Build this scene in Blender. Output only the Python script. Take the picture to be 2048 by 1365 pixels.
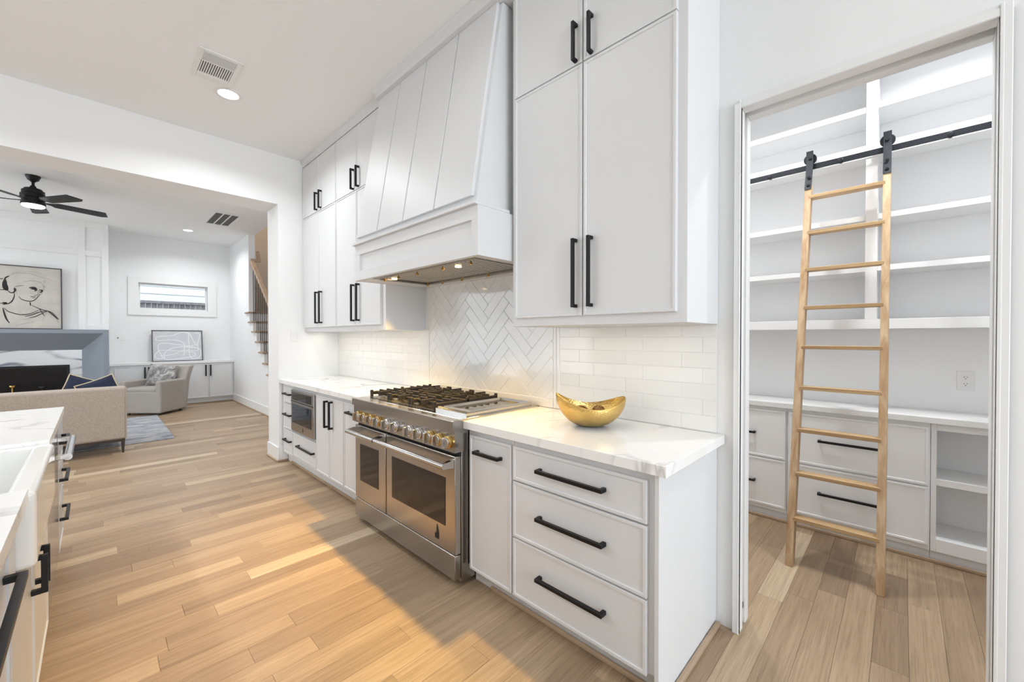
import bpy, bmesh, math, random
from mathutils import Vector, Matrix
for o in list(bpy.data.objects): bpy.data.objects.remove(o, do_unlink=True)
scene = bpy.context.scene
COL = scene.collection
R = math.radians
rnd = random.Random(7)

# ------------------------------------------------------------------ camera
CH, YAW, PIT, FPX = 1.3753, R(45.95), R(-0.535), 807.36
fw = Vector((math.sin(YAW)*math.cos(PIT), math.cos(YAW)*math.cos(PIT), math.sin(PIT)))
cam_d = bpy.data.cameras.new('camera'); cam = bpy.data.objects.new('camera', cam_d); COL.objects.link(cam)
cam.location = (0, 0, CH); cam.rotation_euler = fw.to_track_quat('-Z', 'Y').to_euler()
cam_d.sensor_fit = 'HORIZONTAL'; cam_d.sensor_width = 36; cam_d.lens = FPX*36/2048
cam_d.clip_start = 0.02; cam_d.clip_end = 200
scene.camera = cam

# ------------------------------------------------------------------ world, lights, exposure
vs = scene.view_settings
vs.view_transform = 'Standard'; vs.look = 'None'; vs.gamma = 1; vs.use_curve_mapping = False
vs.exposure = -0.42
cy = scene.cycles
cy.use_denoising = True; cy.max_bounces = 10; cy.diffuse_bounces = 6; cy.glossy_bounces = 5
cy.transmission_bounces = 6; cy.sample_clamp_indirect = 6; cy.caustics_reflective = False; cy.caustics_refractive = False
w = bpy.data.worlds.new('sky'); scene.world = w; w.use_nodes = True
nt = w.node_tree; bg = nt.nodes['Background']
sky = nt.nodes.new('ShaderNodeTexSky'); sky.sky_type = 'NISHITA'; sky.sun_elevation = R(50); sky.sun_rotation = R(200)
sky.sun_disc = False
nt.links.new(sky.outputs[0], bg.inputs[0]); bg.inputs[1].default_value = 1.25

def area(name, loc, target, sx, sy, power, col, spread=180, shape='RECTANGLE'):
    d = bpy.data.lights.new(name, 'AREA'); d.shape = shape; d.size = sx
    if shape in ('RECTANGLE', 'ELLIPSE'): d.size_y = sy
    d.energy = power; d.color = col; d.spread = R(spread)
    o = bpy.data.objects.new(name, d); COL.objects.link(o); o.location = loc
    o.rotation_euler = (Vector(target)-Vector(loc)).to_track_quat('-Z', 'Y').to_euler()
    return o
DAY = (0.82, 0.91, 1.0); WARM = (1.0, 0.80, 0.55); NEUT = (0.95, 0.975, 1.0); HALO = (1.0, 0.60, 0.13)
# added daylight fill panels, no windows built there (left side and behind the viewpoint)
area('fill_light_kitchen', (-4.3, 1.6, 1.7), (0, 1.6, 1.6), 4.0, 2.4, 24, DAY)
area('fill_light_living', (-4.3, 8.0, 1.7), (0, 8.0, 1.7), 5.0, 2.9, 155, DAY)
area('fill_light_rear', (0.1, -5.0, 1.8), (-0.3, 0, 1.8), 3.4, 2.7, 315, DAY)
# strips under the wall cabinets and halogen lamps in the hood
area('under_cabinet_strip', (1.82, 1.12, 1.432), (1.82, 1.12, 0), 0.03, 0.86, 1.35, (1.0, 0.90, 0.74))
area('under_cabinet_strip', (1.84, 4.02, 1.432), (1.84, 4.02, 0), 0.03, 1.75, 2.7, (1.0, 0.92, 0.78))
def spot(name, loc, target, power, col, ang, size):
    d = bpy.data.lights.new(name, 'SPOT'); d.energy = power; d.color = col; d.spot_size = R(ang); d.spot_blend = 1; d.shadow_soft_size = size
    o = bpy.data.objects.new(name, d); COL.objects.link(o); o.location = loc
    o.rotation_euler = (Vector(target)-Vector(loc)).to_track_quat('-Z', 'Y').to_euler()
for y in (2.02, 2.80):
    spot('hood_halogen_lamp', (1.60, y, 1.808), (1.12, y, 0), 160, HALO, 112, .02)

# ------------------------------------------------------------------ materials
MATS = {}
def newmat(name):
    m = bpy.data.materials.new(name); m.use_nodes = True
    return m, m.node_tree, m.node_tree.nodes['Principled BSDF']
def coords(nt, scale, kind='Object'):
    tc = nt.nodes.new('ShaderNodeNewGeometry') if kind == 'World' else nt.nodes.new('ShaderNodeTexCoord')
    mp = nt.nodes.new('ShaderNodeMapping'); mp.inputs['Scale'].default_value = scale
    nt.links.new(tc.outputs['Position' if kind == 'World' else kind], mp.inputs[0])
    return mp.outputs[0]
def noise(nt, vec, scale=1, detail=4, rough=.55, dist=0):
    n = nt.nodes.new('ShaderNodeTexNoise'); n.inputs['Scale'].default_value = scale; n.inputs['Detail'].default_value = detail
    n.inputs['Roughness'].default_value = rough; n.inputs['Distortion'].default_value = dist
    nt.links.new(vec, n.inputs['Vector']); return n.outputs[0]
def ramp(nt, fac, stops):
    r = nt.nodes.new('ShaderNodeValToRGB'); el = r.color_ramp.elements
    while len(el) < len(stops): el.new(0.5)
    for e, (p, c) in zip(el, stops): e.position = p; e.color = (*c, 1) if len(c) == 3 else c
    nt.links.new(fac, r.inputs[0]); return r.outputs[0]
def mix(nt, fac, a, b, mode='MIX'):
    m = nt.nodes.new('ShaderNodeMix'); m.data_type = 'RGBA'; m.blend_type = mode
    for s, v in ((m.inputs[0], fac), (m.inputs[6], a), (m.inputs[7], b)):
        if hasattr(v, 'is_linked'): nt.links.new(v, s)
        elif isinstance(v, (int, float)): s.default_value = v
        else: s.default_value = (*v, 1)
    return m.outputs[2]
def bump(nt, b, h, strength=.2, dist=.01):
    n = nt.nodes.new('ShaderNodeBump'); n.inputs['Strength'].default_value = strength; n.inputs['Distance'].default_value = dist
    nt.links.new(h, n.inputs['Height']); nt.links.new(n.outputs[0], b.inputs['Normal'])
def plain(name, col, rough=.5, metal=0, spec=None, bmp=None, var=None):
    m, nt, b = newmat(name)
    b.inputs['Base Color'].default_value = (*col, 1); b.inputs['Roughness'].default_value = rough; b.inputs['Metallic'].default_value = metal
    if spec is not None: b.inputs['Specular IOR Level'].default_value = spec
    if var:
        v = coords(nt, (1, 1, 1)); n = noise(nt, v, var[0], 5)
        nt.links.new(ramp(nt, n, [(.3, tuple(c*(1-var[1]) for c in col)), (.7, tuple(min(1, c*(1+var[1])) for c in col))]), b.inputs['Base Color'])
    if bmp:
        v = coords(nt, (1, 1, 1)); bump(nt, b, noise(nt, v, bmp[0], 3), bmp[1], bmp[2])
    MATS[name] = m; return m
plain('wall_paint', (.82, .825, .825), .62, bmp=(160, .05, .002))
plain('ceiling_paint', (.87, .875, .875), .75, bmp=(160, .05, .002))
plain('stair_paint', (.74, .66, .57), .65, bmp=(160, .05, .002))
plain('trim_paint', (.80, .80, .795), .38, bmp=(30, .02, .002))
plain('cabinet_paint', (.705, .712, .72), .46, bmp=(25, .02, .002))
plain('pantry_paint', (.85, .855, .86), .40, bmp=(25, .02, .002))
plain('island_paint_shaded', (.58, .595, .62), .30, bmp=(25, .02, .002))  # island white greyed, the shade on its front put into the colour
plain('black_metal', (.012, .012, .013), .42, .5, bmp=(200, .05, .001))
plain('track_metal', (.017, .019, .024), .45, .5, bmp=(200, .05, .001))
plain('cast_iron', (.028, .025, .024), .62, .3, bmp=(300, .2, .001))
plain('dark_gap', (.015, .015, .015), .8, bmp=(50, .05, .002))
plain('chrome', (.74, .74, .75), .12, 1, bmp=(40, .02, .001))
plain('brass', (.66, .45, .155), .22, 1, bmp=(60, .05, .001))
plain('porcelain', (.83, .83, .81), .06, bmp=(6, .03, .004))
plain('plastic_white', (.80, .80, .79), .35, bmp=(60, .02, .001))
plain('grout', (.79, .78, .755), .8, bmp=(120, .1, .002))
plain('grey_blue_paint', (.235, .265, .305), .5, bmp=(60, .03, .002))
plain('firebox_black', (.006, .006, .007), .12, bmp=(40, .02, .001))
plain('art_frame_dark', (.05, .045, .042), .5, bmp=(60, .05, .001))
plain('ink', (.018, .016, .015), .8, bmp=(80, .1, .001))
plain('ink_soft', (.22, .20, .185), .8, bmp=(80, .1, .001))
plain('chalk_white', (.78, .78, .80), .8, bmp=(80, .1, .001))
plain('canvas_cream', (.53, .50, .455), .85, var=(5, .10))
plain('canvas_grey', (.57, .575, .605), .85, var=(7, .06))
plain('sofa_fabric', (.42, .36, .305), .95, bmp=(220, .6, .004), var=(160, .22))
plain('chair_fabric', (.36, .33, .295), .95, bmp=(260, .4, .003), var=(120, .12))
plain('navy_velvet', (.012, .018, .045), .85, bmp=(120, .2, .003))
plain('cord_gold', (.60, .50, .33), .6, bmp=(200, .5, .003))
plain('dark_wood', (.035, .022, .017), .4, bmp=(60, .05, .001))
plain('toe_black', (.05, .045, .04), .7, bmp=(60, .05, .001))
plain('siding_blue', (.70, .69, .60), .6, bmp=(40, .05, .003))
plain('knob_face', (.62, .60, .57), .20, 1, bmp=(300, .4, .001))
plain('vent_dark', (.10, .10, .105), .8, bmp=(60, .05, .001))
plain('filter_grey', (.20, .205, .21), .8, bmp=(90, .4, .003))

def emis(name, col, s):
    m, nt, b = newmat(name); b.inputs['Base Color'].default_value = (.9, .9, .9, 1)
    b.inputs['Emission Color'].default_value = (*col, 1); b.inputs['Emission Strength'].default_value = s; MATS[name] = m
emis('lamp_glow', (1, .985, .96), 9); emis('fan_glow', (1, .98, .96), 7); emis('halogen_glow', (1, .72, .40), 12)

def quartz(name, base, vein, width, scale, rough, m0=.44, m1=.60, rot=(.3, .5, .75), scl=(1.0, 2.4, 1.0), dist=.9, det=5):
    m, nt, b = newmat(name)
    v = coords(nt, (1, 1, 1), 'World')
    mp = nt.nodes.new('ShaderNodeMapping'); mp.inputs['Rotation'].default_value = rot; mp.inputs['Scale'].default_value = scl
    nt.links.new(v, mp.inputs[0])
    n1 = noise(nt, mp.outputs[0], scale, det, .5, dist)
    a = ramp(nt, n1, [(0, (0, 0, 0)), (.5-width, (0, 0, 0)), (.5, (1, 1, 1)), (.5+width*.5, (0, 0, 0)), (1, (0, 0, 0))])
    n2 = noise(nt, v, 1.3, 3)
    msk = ramp(nt, n2, [(m0, (0, 0, 0)), (m1, (1, 1, 1))])
    f = mix(nt, 1.0, a, msk, 'MULTIPLY')
    c = mix(nt, f, base, vein)
    n3 = noise(nt, mp.outputs[0], scale*2.3, 6, .6, .5)
    a3 = ramp(nt, n3, [(.492, (0, 0, 0)), (.5, (.35, .35, .35)), (.508, (0, 0, 0))])
    c = mix(nt, mix(nt, 1.0, a3, msk, 'MULTIPLY'), c, tuple(x*.72 for x in base))
    nt.links.new(c, b.inputs['Base Color']); b.inputs['Roughness'].default_value = rough
    MATS[name] = m
quartz('quartz', (.88, .875, .86), (.46, .445, .43), .024, .85, .13)
quartz('marble_bold', (.70, .72, .73), (.12, .14, .18), .03, .95, .15, .30, .5, (0, R(-32), 0), (.6, 1, 2.4), .25, 2)

def tile_mat(name, base):
    m, nt, b = newmat(name)
    oi = nt.nodes.new('ShaderNodeObjectInfo')
    c = ramp(nt, oi.outputs['Random'], [(0, tuple(x*.965 for x in base)), (1, base)])
    nt.links.new(c, b.inputs['Base Color']); b.inputs['Roughness'].default_value = .07
    b.inputs['Coat Weight'].default_value = .3; b.inputs['Coat Roughness'].default_value = .03
    v = coords(nt, (1, 1, 1), 'World'); bump(nt, b, noise(nt, v, 13, 2, .4), .10, .008)
    MATS[name] = m
tile_mat('tile_glaze', (.82, .81, .785))

def steel(name, col, rough, axis):
    m, nt, b = newmat(name)
    v = coords(nt, axis, 'World'); n = noise(nt, v, 1, 3)
    b.inputs['Metallic'].default_value = 1
    nt.links.new(ramp(nt, n, [(.3, tuple(x*.93 for x in col)), (.7, col)]), b.inputs['Base Color'])
    r = nt.nodes.new('ShaderNodeMapRange'); r.inputs[3].default_value = rough*.8; r.inputs[4].default_value = rough*1.25
    nt.links.new(n, r.inputs[0]); nt.links.new(r.outputs[0], b.inputs['Roughness'])
    b.inputs['Anisotropic'].default_value = .4
    MATS[name] = m
steel('stainless', (.46, .435, .41), .24, (600, 2, 600))
steel('stainless_smooth', (.56, .545, .52), .16, (600, 2, 600))
steel('rim_steel', (.24, .225, .205), .35, (600, 2, 600))
steel('baffle_steel', (.62, .56, .48), .32, (2, 600, 600))

def glass_dark(name, col, rough=.04):
    m, nt, b = newmat(name)
    v = coords(nt, (1, 1, 1)); n = noise(nt, v, 3, 2)
    nt.links.new(ramp(nt, n, [(.3, tuple(x*.8 for x in col)), (.7, col)]), b.inputs['Base Color'])
    b.inputs['Roughness'].default_value = rough; b.inputs['Specular IOR Level'].default_value = .28
    MATS[name] = m
glass_dark('oven_glass', (.035, .028, .024)); glass_dark('microwave_glass', (.03, .032, .036))
m, nt, b = newmat('window_glass'); b.inputs['Base Color'].default_value = (.95, .98, .98, 1); b.inputs['Transmission Weight'].default_value = 1
b.inputs['Roughness'].default_value = 0; b.inputs['IOR'].default_value = 1.05; MATS['window_glass'] = m

def oak():
    m, nt, b = newmat('oak_floor')
    at = nt.nodes.new('ShaderNodeAttribute'); at.attribute_name = 'tone'
    base = ramp(nt, at.outputs['Fac'], [(0, (.250, .172, .108)), (.35, (.330, .232, .146)), (.65, (.388, .280, .178)), (.88, (.442, .327, .210)), (1, (.57, .452, .310))])
    g = nt.nodes.new('ShaderNodeNewGeometry')
    off = nt.nodes.new('ShaderNodeMath'); off.operation = 'MULTIPLY'; off.inputs[1].default_value = 37
    nt.links.new(at.outputs['Fac'], off.inputs[0])
    add = nt.nodes.new('ShaderNodeVectorMath'); add.operation = 'ADD'
    cx = nt.nodes.new('ShaderNodeCombineXYZ'); nt.links.new(off.outputs[0], cx.inputs[0]); nt.links.new(off.outputs[0], cx.inputs[2])
    nt.links.new(g.outputs['Position'], add.inputs[0]); nt.links.new(cx.outputs[0], add.inputs[1])
    mp = nt.nodes.new('ShaderNodeMapping'); mp.inputs['Scale'].default_value = (.8, 21, 1); nt.links.new(add.outputs[0], mp.inputs[0])
    n1 = noise(nt, mp.outputs[0], 1.6, 6, .62, .7)
    c = mix(nt, 1.0, base, ramp(nt, n1, [(.25, (.66, .62, .59)), (.42, (.92, .90, .88)), (.55, (1, 1, 1)), (.72, (1.18, 1.19, 1.19))]), 'MULTIPLY')
    mp2 = nt.nodes.new('ShaderNodeMapping'); mp2.inputs['Scale'].default_value = (5, 190, 1); nt.links.new(add.outputs[0], mp2.inputs[0])
    n2 = noise(nt, mp2.outputs[0], 1, 3, .6)
    c = mix(nt, 1.0, c, ramp(nt, n2, [(.36, (.80, .78, .76)), (.5, (1, 1, 1))]), 'MULTIPLY')
    mp3 = nt.nodes.new('ShaderNodeMapping'); mp3.inputs['Scale'].default_value = (4, 11, 1); nt.links.new(add.outputs[0], mp3.inputs[0])
    n3 = noise(nt, mp3.outputs[0], 1, 2)
    c = mix(nt, ramp(nt, n3, [(.735, (0, 0, 0)), (.79, (.75, .75, .75))]), c, (.16, .105, .07))
    nt.links.new(c, b.inputs['Base Color'])
    rr = nt.nodes.new('ShaderNodeMapRange'); rr.inputs[3].default_value = .36; rr.inputs[4].default_value = .50
    nt.links.new(n2, rr.inputs[0]); nt.links.new(rr.outputs[0], b.inputs['Roughness'])
    bump(nt, b, n2, .12, .002); MATS['oak_floor'] = m
oak()
def wood(name, a, c, scale, rough=.5):
    m, nt, b = newmat(name)
    oi = nt.nodes.new('ShaderNodeObjectInfo')
    v = coords(nt, scale)
    add = nt.nodes.new('ShaderNodeVectorMath'); add.operation = 'ADD'
    ml = nt.nodes.new('ShaderNodeMath'); ml.operation = 'MULTIPLY'; ml.inputs[1].default_value = 23
    nt.links.new(oi.outputs['Random'], ml.inputs[0])
    nt.links.new(v, add.inputs[0]); nt.links.new(ml.outputs[0], add.inputs[1])
    n = noise(nt, add.outputs[0], 1, 5, .6, .5)
    nt.links.new(ramp(nt, n, [(.3, a), (.7, c)]), b.inputs['Base Color']); b.inputs['Roughness'].default_value = rough
    bump(nt, b, n, .1, .002); MATS[name] = m
wood('pine_rail', (.36, .20, .09), (.64, .48, .30), (22, 22, 1.0))
wood('pine_rung', (.34, .20, .085), (.58, .40, .21), (26, 1.6, 26))
wood('oak_rail', (.36, .23, .14), (.52, .37, .25), (20, 2, 20))
wood('oak_moulding', (.33, .23, .15), (.47, .35, .24), (14, 1.5, 14))
wood('oak_moulding_x', (.33, .23, .15), (.47, .35, .24), (1.5, 14, 14))
wood('fence_wood', (.30, .24, .20), (.52, .44, .37), (14, 14, 1.5), .8)
def rug_mat():
    m, nt, b = newmat('rug_pile')
    v = coords(nt, (2, 5, 1), 'World'); n = noise(nt, v, 1.8, 8, .75, .8)
    v2 = coords(nt, (1, 1, 1), 'World'); n2 = noise(nt, v2, 240, 2)
    c = ramp(nt, n, [(.30, (.07, .085, .12)), (.43, (.25, .265, .30)), (.56, (.43, .43, .44)), (.72, (.55, .53, .51))])
    nt.links.new(c, b.inputs['Base Color']); b.inputs['Roughness'].default_value = .95; bump(nt, b, n2, .6, .004); MATS['rug_pile'] = m
rug_mat()
def silver_mat():
    m, nt, b = newmat('silver_jacquard')
    v = coords(nt, (1, 1, 1)); n = noise(nt, v, 9, 6, .75, .8); n2 = noise(nt, v, 90, 3)
    nt.links.new(ramp(nt, n, [(.38, (.10, .095, .09)), (.52, (.30, .295, .285)), (.64, (.62, .60, .58))]), b.inputs['Base Color'])
    b.inputs['Roughness'].default_value = .5; bump(nt, b, n2, .5, .004); MATS['silver_jacquard'] = m
silver_mat()
def gold_mat():
    m, nt, b = newmat('hammered_gold')
    v = coords(nt, (1, 1, 1)); vo = nt.nodes.new('ShaderNodeTexVoronoi'); vo.inputs['Scale'].default_value = 95; nt.links.new(v, vo.inputs['Vector'])
    n = noise(nt, v, 8, 4)
    nt.links.new(ramp(nt, n, [(.3, (.62, .40, .115)), (.7, (.80, .57, .22))]), b.inputs['Base Color'])
    b.inputs['Metallic'].default_value = 1; b.inputs['Roughness'].default_value = .33; bump(nt, b, vo.outputs['Distance'], .35, .004); MATS['hammered_gold'] = m
gold_mat()
plain('twine_gold', (.36, .21, .07), .45, .6, bmp=(200, .4, .002))

# ------------------------------------------------------------------ helpers
def new(): return bmesh.new()
def box(bm, x0, x1, y0, y1, z0, z1, bev=0, seg=1):
    r = bmesh.ops.create_cube(bm, size=1)
    c = Vector(((x0+x1)/2, (y0+y1)/2, (z0+z1)/2)); s = (abs(x1-x0), abs(y1-y0), abs(z1-z0))
    for v in r['verts']: v.co = Vector((v.co.x*s[0], v.co.y*s[1], v.co.z*s[2])) + c
    if bev:
        es = list({e for v in r['verts'] for e in v.link_edges})
        bmesh.ops.bevel(bm, geom=es, offset=bev, segments=seg, profile=.5, affect='EDGES')
    return bm
def add_faces(bm, vs, fs):
    bv = [bm.verts.new(v) for v in vs]
    for f in fs:
        try: bm.faces.new([bv[i] for i in f])
        except ValueError: pass
    return bv
def prism(bm, poly, fn, d0, d1):
    """extrude a 2-D polygon; fn(a, b, d) -> xyz"""
    n = len(poly)
    vs = [fn(a, b, d0) for a, b in poly] + [fn(a, b, d1) for a, b in poly]
    fs = [tuple(range(n)), tuple(range(2*n-1, n-1, -1))] + [(i, (i+1) % n, n+(i+1) % n, n+i) for i in range(n)]
    add_faces(bm, vs, fs)
def tube(bm, pts, r, n=8, closed=False, square=False):
    pts = [Vector(p) for p in pts]; rings = []; up = None
    m = len(pts)
    for i, p in enumerate(pts):
        a = pts[i-1] if (i > 0 or closed) else p
        b_ = pts[(i+1) % m] if (i < m-1 or closed) else p
        t = (b_-a).normalized()
        if up is None: up = Vector((0, 0, 1)) if abs(t.z) < .9 else Vector((1, 0, 0))
        u = t.cross(up).normalized(); v = u.cross(t).normalized(); up = v
        rr = r[i] if isinstance(r, (list, tuple)) else r
        ph = math.pi/n if square else 0
        rings.append([bm.verts.new(p+(u*math.cos(2*math.pi*k/n+ph)+v*math.sin(2*math.pi*k/n+ph))*rr) for k in range(n)])
    for i in range(m if closed else m-1):
        A, B = rings[i], rings[(i+1) % m]
        for k in range(n): bm.faces.new((A[k], A[(k+1) % n], B[(k+1) % n], B[k]))
    if not closed:
        bm.faces.new(rings[0][::-1]); bm.faces.new(rings[-1])
def lathe(bm, prof, c, n=24, axis='Z'):
    c = Vector(c); rings = []
    for r, h in prof:
        ring = []
        for k in range(n):
            a = 2*math.pi*k/n; p = (r*math.cos(a), r*math.sin(a), h)
            if axis == 'X': p = (h, p[0], p[1])
            if axis == 'Y': p = (p[0], h, p[1])
            ring.append(bm.verts.new(c+Vector(p)))
        rings.append(ring)
    for A, B in zip(rings, rings[1:]):
        for k in range(n): bm.faces.new((A[k], A[(k+1) % n], B[(k+1) % n], B[k]))
    bm.faces.new(rings[0]); bm.faces.new(rings[-1])
ORG = {}
def obj(name, bm, mat, parent=None, smooth=True, local=False, kind=None, tone=None):
    org = ORG.get(parent.name, Vector()) if parent else Vector()
    if not local and org.length: bmesh.ops.translate(bm, verts=bm.verts, vec=-org)
    bmesh.ops.recalc_face_normals(bm, faces=bm.faces)
    me = bpy.data.meshes.new(name); bm.to_mesh(me); bm.free()
    o = bpy.data.objects.new(name, me); COL.objects.link(o)
    if isinstance(mat, str): mat = MATS[mat]
    me.materials.append(mat)
    if smooth:
        me.shade_smooth(); me.set_sharp_from_angle(angle=R(38))
        wn = o.modifiers.new('weighted_normals', 'WEIGHTED_NORMAL'); wn.keep_sharp = True; wn.weight = 100
    if parent: o.parent = parent; ORG[o.name] = org
    if kind: o['kind'] = kind
    return o
def thing(name, label, cat, loc=(0, 0, 0), group=None, rz=0):
    o = bpy.data.objects.new(name, None); COL.objects.link(o); o.location = loc; o.rotation_euler = (0, 0, rz); o.empty_display_size = .1
    o['label'] = label; o['category'] = cat
    if group: o['group'] = group
    ORG[o.name] = Vector(loc); return o
def tag(o, label, cat, group=None):
    o['label'] = label; o['category'] = cat
    if group: o['group'] = group
    return o
def struct(name, bm, mat, parent=None, smooth=True):
    o = obj(name, bm, mat, parent, smooth)
    if not parent: o['kind'] = 'structure'
    return o
def copy_tree(src, loc, label=None, parent=None):
    c = src.copy(); COL.objects.link(c); c.parent = parent
    if parent is None: c.location = loc
    if label: c['label'] = label
    for ch in src.children: copy_tree(ch, None, None, c)
    return c
# face maps: a along the width, b up, c outwards
def fmx(X): return lambda a, b, c: (X-c, a, b)      # faces -X
def fpx(X): return lambda a, b, c: (X+c, a, b)      # faces +X
def fmy(Y): return lambda a, b, c: (a, Y-c, b)      # faces -Y
def fbox(bm, fn, a0, a1, b0, b1, c0, c1, bev=0):
    p, q = fn(a0, b0, c0), fn(a1, b1, c1)
    box(bm, min(p[0], q[0]), max(p[0], q[0]), min(p[1], q[1]), max(p[1], q[1]), min(p[2], q[2]), max(p[2], q[2]), bev)
def slim_front(bm, fn, a0, a1, b0, b1, t=.02, edge=.013, step=.005):
    """door or drawer front: flat field inside a thin raised edge"""
    ch = .0015
    loops = [(0, 0), (0, t-ch), (ch, t), (edge, t), (edge+.003, t-step)]
    rings = []
    for ins, c in loops:
        rings.append([bm.verts.new(fn(*p, c)) for p in ((a0+ins, b0+ins), (a1-ins, b0+ins), (a1-ins, b1-ins), (a0+ins, b1-ins))])
    for A, B in zip(rings, rings[1:]):
        for k in range(4): bm.faces.new((A[k], A[(k+1) % 4], B[(k+1) % 4], B[k]))
    bm.faces.new(rings[0]); bm.faces.new(rings[-1])
def pull(bm, fn, a0, b0, a1, b1, t=.02, out=.034, th=.0155):
    """square bar pull between (a0,b0) and (a1,b1) standing off a front of thickness t"""
    h = th/2
    if abs(a1-a0) < 1e-6:
        fbox(bm, fn, a0-h, a0+h, b0, b1, t+out-th, t+out, .001)
        for b_ in (b0, b1-th): fbox(bm, fn, a0-h, a0+h, b_, b_+th, t-.004, t+out-th, 0)
    else:
        fbox(bm, fn, a0, a1, b0-h, b0+h, t+out-th, t+out, .001)
        for a_ in (a0, a1-th): fbox(bm, fn, a_, a_+th, b0-h, b0+h, t-.004, t+out-th, 0)
def front(parent, kind, fn, a0, a1, b0, b1, hnd=None, mat='cabinet_paint', th=.0155):
    bm = new(); slim_front(bm, fn, a0, a1, b0, b1); o = obj(kind, bm, mat, parent)
    if hnd:
        bm = new(); pull(bm, fn, *hnd, th=th); obj('handle', bm, 'black_metal', o)
    return o
def ribbon(bm, pts, wd, fn, c):
    """flat stroke on a plane"""
    vs = []
    n = len(pts)
    for i, (a, b) in enumerate(pts):
        a0, b0 = pts[max(0, i-1)]; a1, b1 = pts[min(n-1, i+1)]
        d = math.hypot(a1-a0, b1-b0) or 1; nx, ny = -(b1-b0)/d, (a1-a0)/d
        ww = (wd if not isinstance(wd, (list, tuple)) else wd[i])/2
        vs += [fn(a+nx*ww, b+ny*ww, c), fn(a-nx*ww, b-ny*ww, c)]
    add_faces(bm, vs, [(2*i, 2*i+1, 2*i+3, 2*i+2) for i in range(n-1)])
def smooth_path(pts, k=6, closed=False):
    out = []; n = len(pts)
    for i in range(n if closed else n-1):
        g = lambda j: pts[j % n] if closed else pts[min(max(j, 0), n-1)]
        p0, p1, p2, p3 = g(i-1), g(i), g(i+1), g(i+2)
        for s in range(k):
            t = s/k
            out.append(tuple(.5*((2*p1[d])+(-p0[d]+p2[d])*t+(2*p0[d]-5*p1[d]+4*p2[d]-p3[d])*t*t+(-p0[d]+3*p1[d]-3*p2[d]+p3[d])*t**3) for d in range(len(p1))))
    if not closed: out.append(pts[-1])
    return out
def clip(poly, a0, a1, b0, b1):
    for ax, lim, sg in ((0, a0, 1), (0, a1, -1), (1, b0, 1), (1, b1, -1)):
        out = []
        for i in range(len(poly)):
            p, q = poly[i], poly[(i+1) % len(poly)]
            ip, iq = sg*(p[ax]-lim) >= 0, sg*(q[ax]-lim) >= 0
            if ip: out.append(p)
            if ip != iq:
                t = (lim-p[ax])/(q[ax]-p[ax]); out.append((p[0]+(q[0]-p[0])*t, p[1]+(q[1]-p[1])*t))
        poly = out
        if len(poly) < 3: return []
    return poly

# ------------------------------------------------------------------ dimensions
XW = 2.075            # kitchen wall surface; tiles stand 9 mm proud of it
ZC, YW, ZL = 3.387, 4.96, 2.843
XC = 1.408            # countertop front
CT = .914
# ------------------------------------------------------------------ room shell
def slabs(*bs):
    bm = new()
    for b_ in bs: box(bm, *b_)
    return bm
floor = struct('floor', slabs((-4.6, 4.2, -5.3, 11.1, -.10, -.012)), 'dark_gap')
struct('ceiling', slabs((-4.6, 2.2, -5.3, 11.0, ZC, ZC+.1), (2.2, 4.2, -1.2, 1.8, ZC, ZC+.1)), 'ceiling_paint')
wall_right = struct('wall_right', slabs((XW, 2.205, .562, YW+.39, 0, ZC), (XW, 2.205, -.249, .562, 2.447, ZC), (XW, 2.205, -5.3, -.249, 0, ZC)), 'wall_paint')
struct('wall_back', slabs((1.415, XW, YW, YW+.385, 0, ZC), (-4.6, 1.415, YW, YW+.385, ZL, ZC)), 'wall_paint')
struct('wall_far', slabs((-4.6, .452, 10.8, 10.95, 0, ZC), (1.853, 2.2, 10.8, 10.95, 0, ZC), (.452, 1.853, 10.8, 10.95, 0, 1.82), (.452, 1.853, 10.8, 10.95, 2.56, ZC)), 'wall_paint')
struct('wall_left', slabs((-4.6, -4.5, -5.3, 11.0, 0, ZC)), 'wall_paint')
struct('wall_front', slabs((-4.5, 2.2, -5.3, -5.2, 0, ZC)), 'wall_paint')
struct('wall_pantry_back', slabs((3.92, 4.05, -1.2, 1.8, 0, ZC)), 'pantry_paint')
struct('wall_pantry_left', slabs((2.205, 3.92, 1.6, 1.75, 0, ZC)), 'pantry_paint')
struct('wall_pantry_right', slabs((2.205, 3.92, -1.15, -1.0, 0, ZC)), 'pantry_paint')

# staircase side wall with a stepped top, and the warm wall beyond the stairs
steps = [(9.387-.2365*k, 1.871-.19*k) for k in range(9)]      # (rear end Y, tread top z)
poly = [(10.8, 0), (10.8, ZC), (9.19, ZC), (9.19, steps[0][1]-.03)]
for (ya, za), (yb, zb) in zip(steps, steps[1:]): poly += [(yb-.02, za-.03), (yb-.02, zb-.03)]
poly += [(steps[-1][0]-.26, steps[-1][1]-.03), (steps[-1][0]-.26, 0)]
bm = new()
prism(bm, poly, lambda a, b, d: (2.10+d, a, b), 0, .11)
struct('wall_stair', bm, 'wall_paint')
struct('wall_stairwell', slabs((3.15, 3.25, 5.35, 11.0, 0, 5.2), (2.21, 3.15, 10.9, 11.0, 0, 5.2)), 'stair_paint')
struct('wall_stairwell_side', slabs((2.10, 2.20, 5.35, 7.20, 0, ZC), (2.10, 2.19, 7.20, 11, ZC+.05, 5.2), (2.2, 3.15, 5.35, 5.45, 0, 5.2), (2.1, 3.25, 5.35, 11, 5.2, 5.3)), 'wall_paint')

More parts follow.
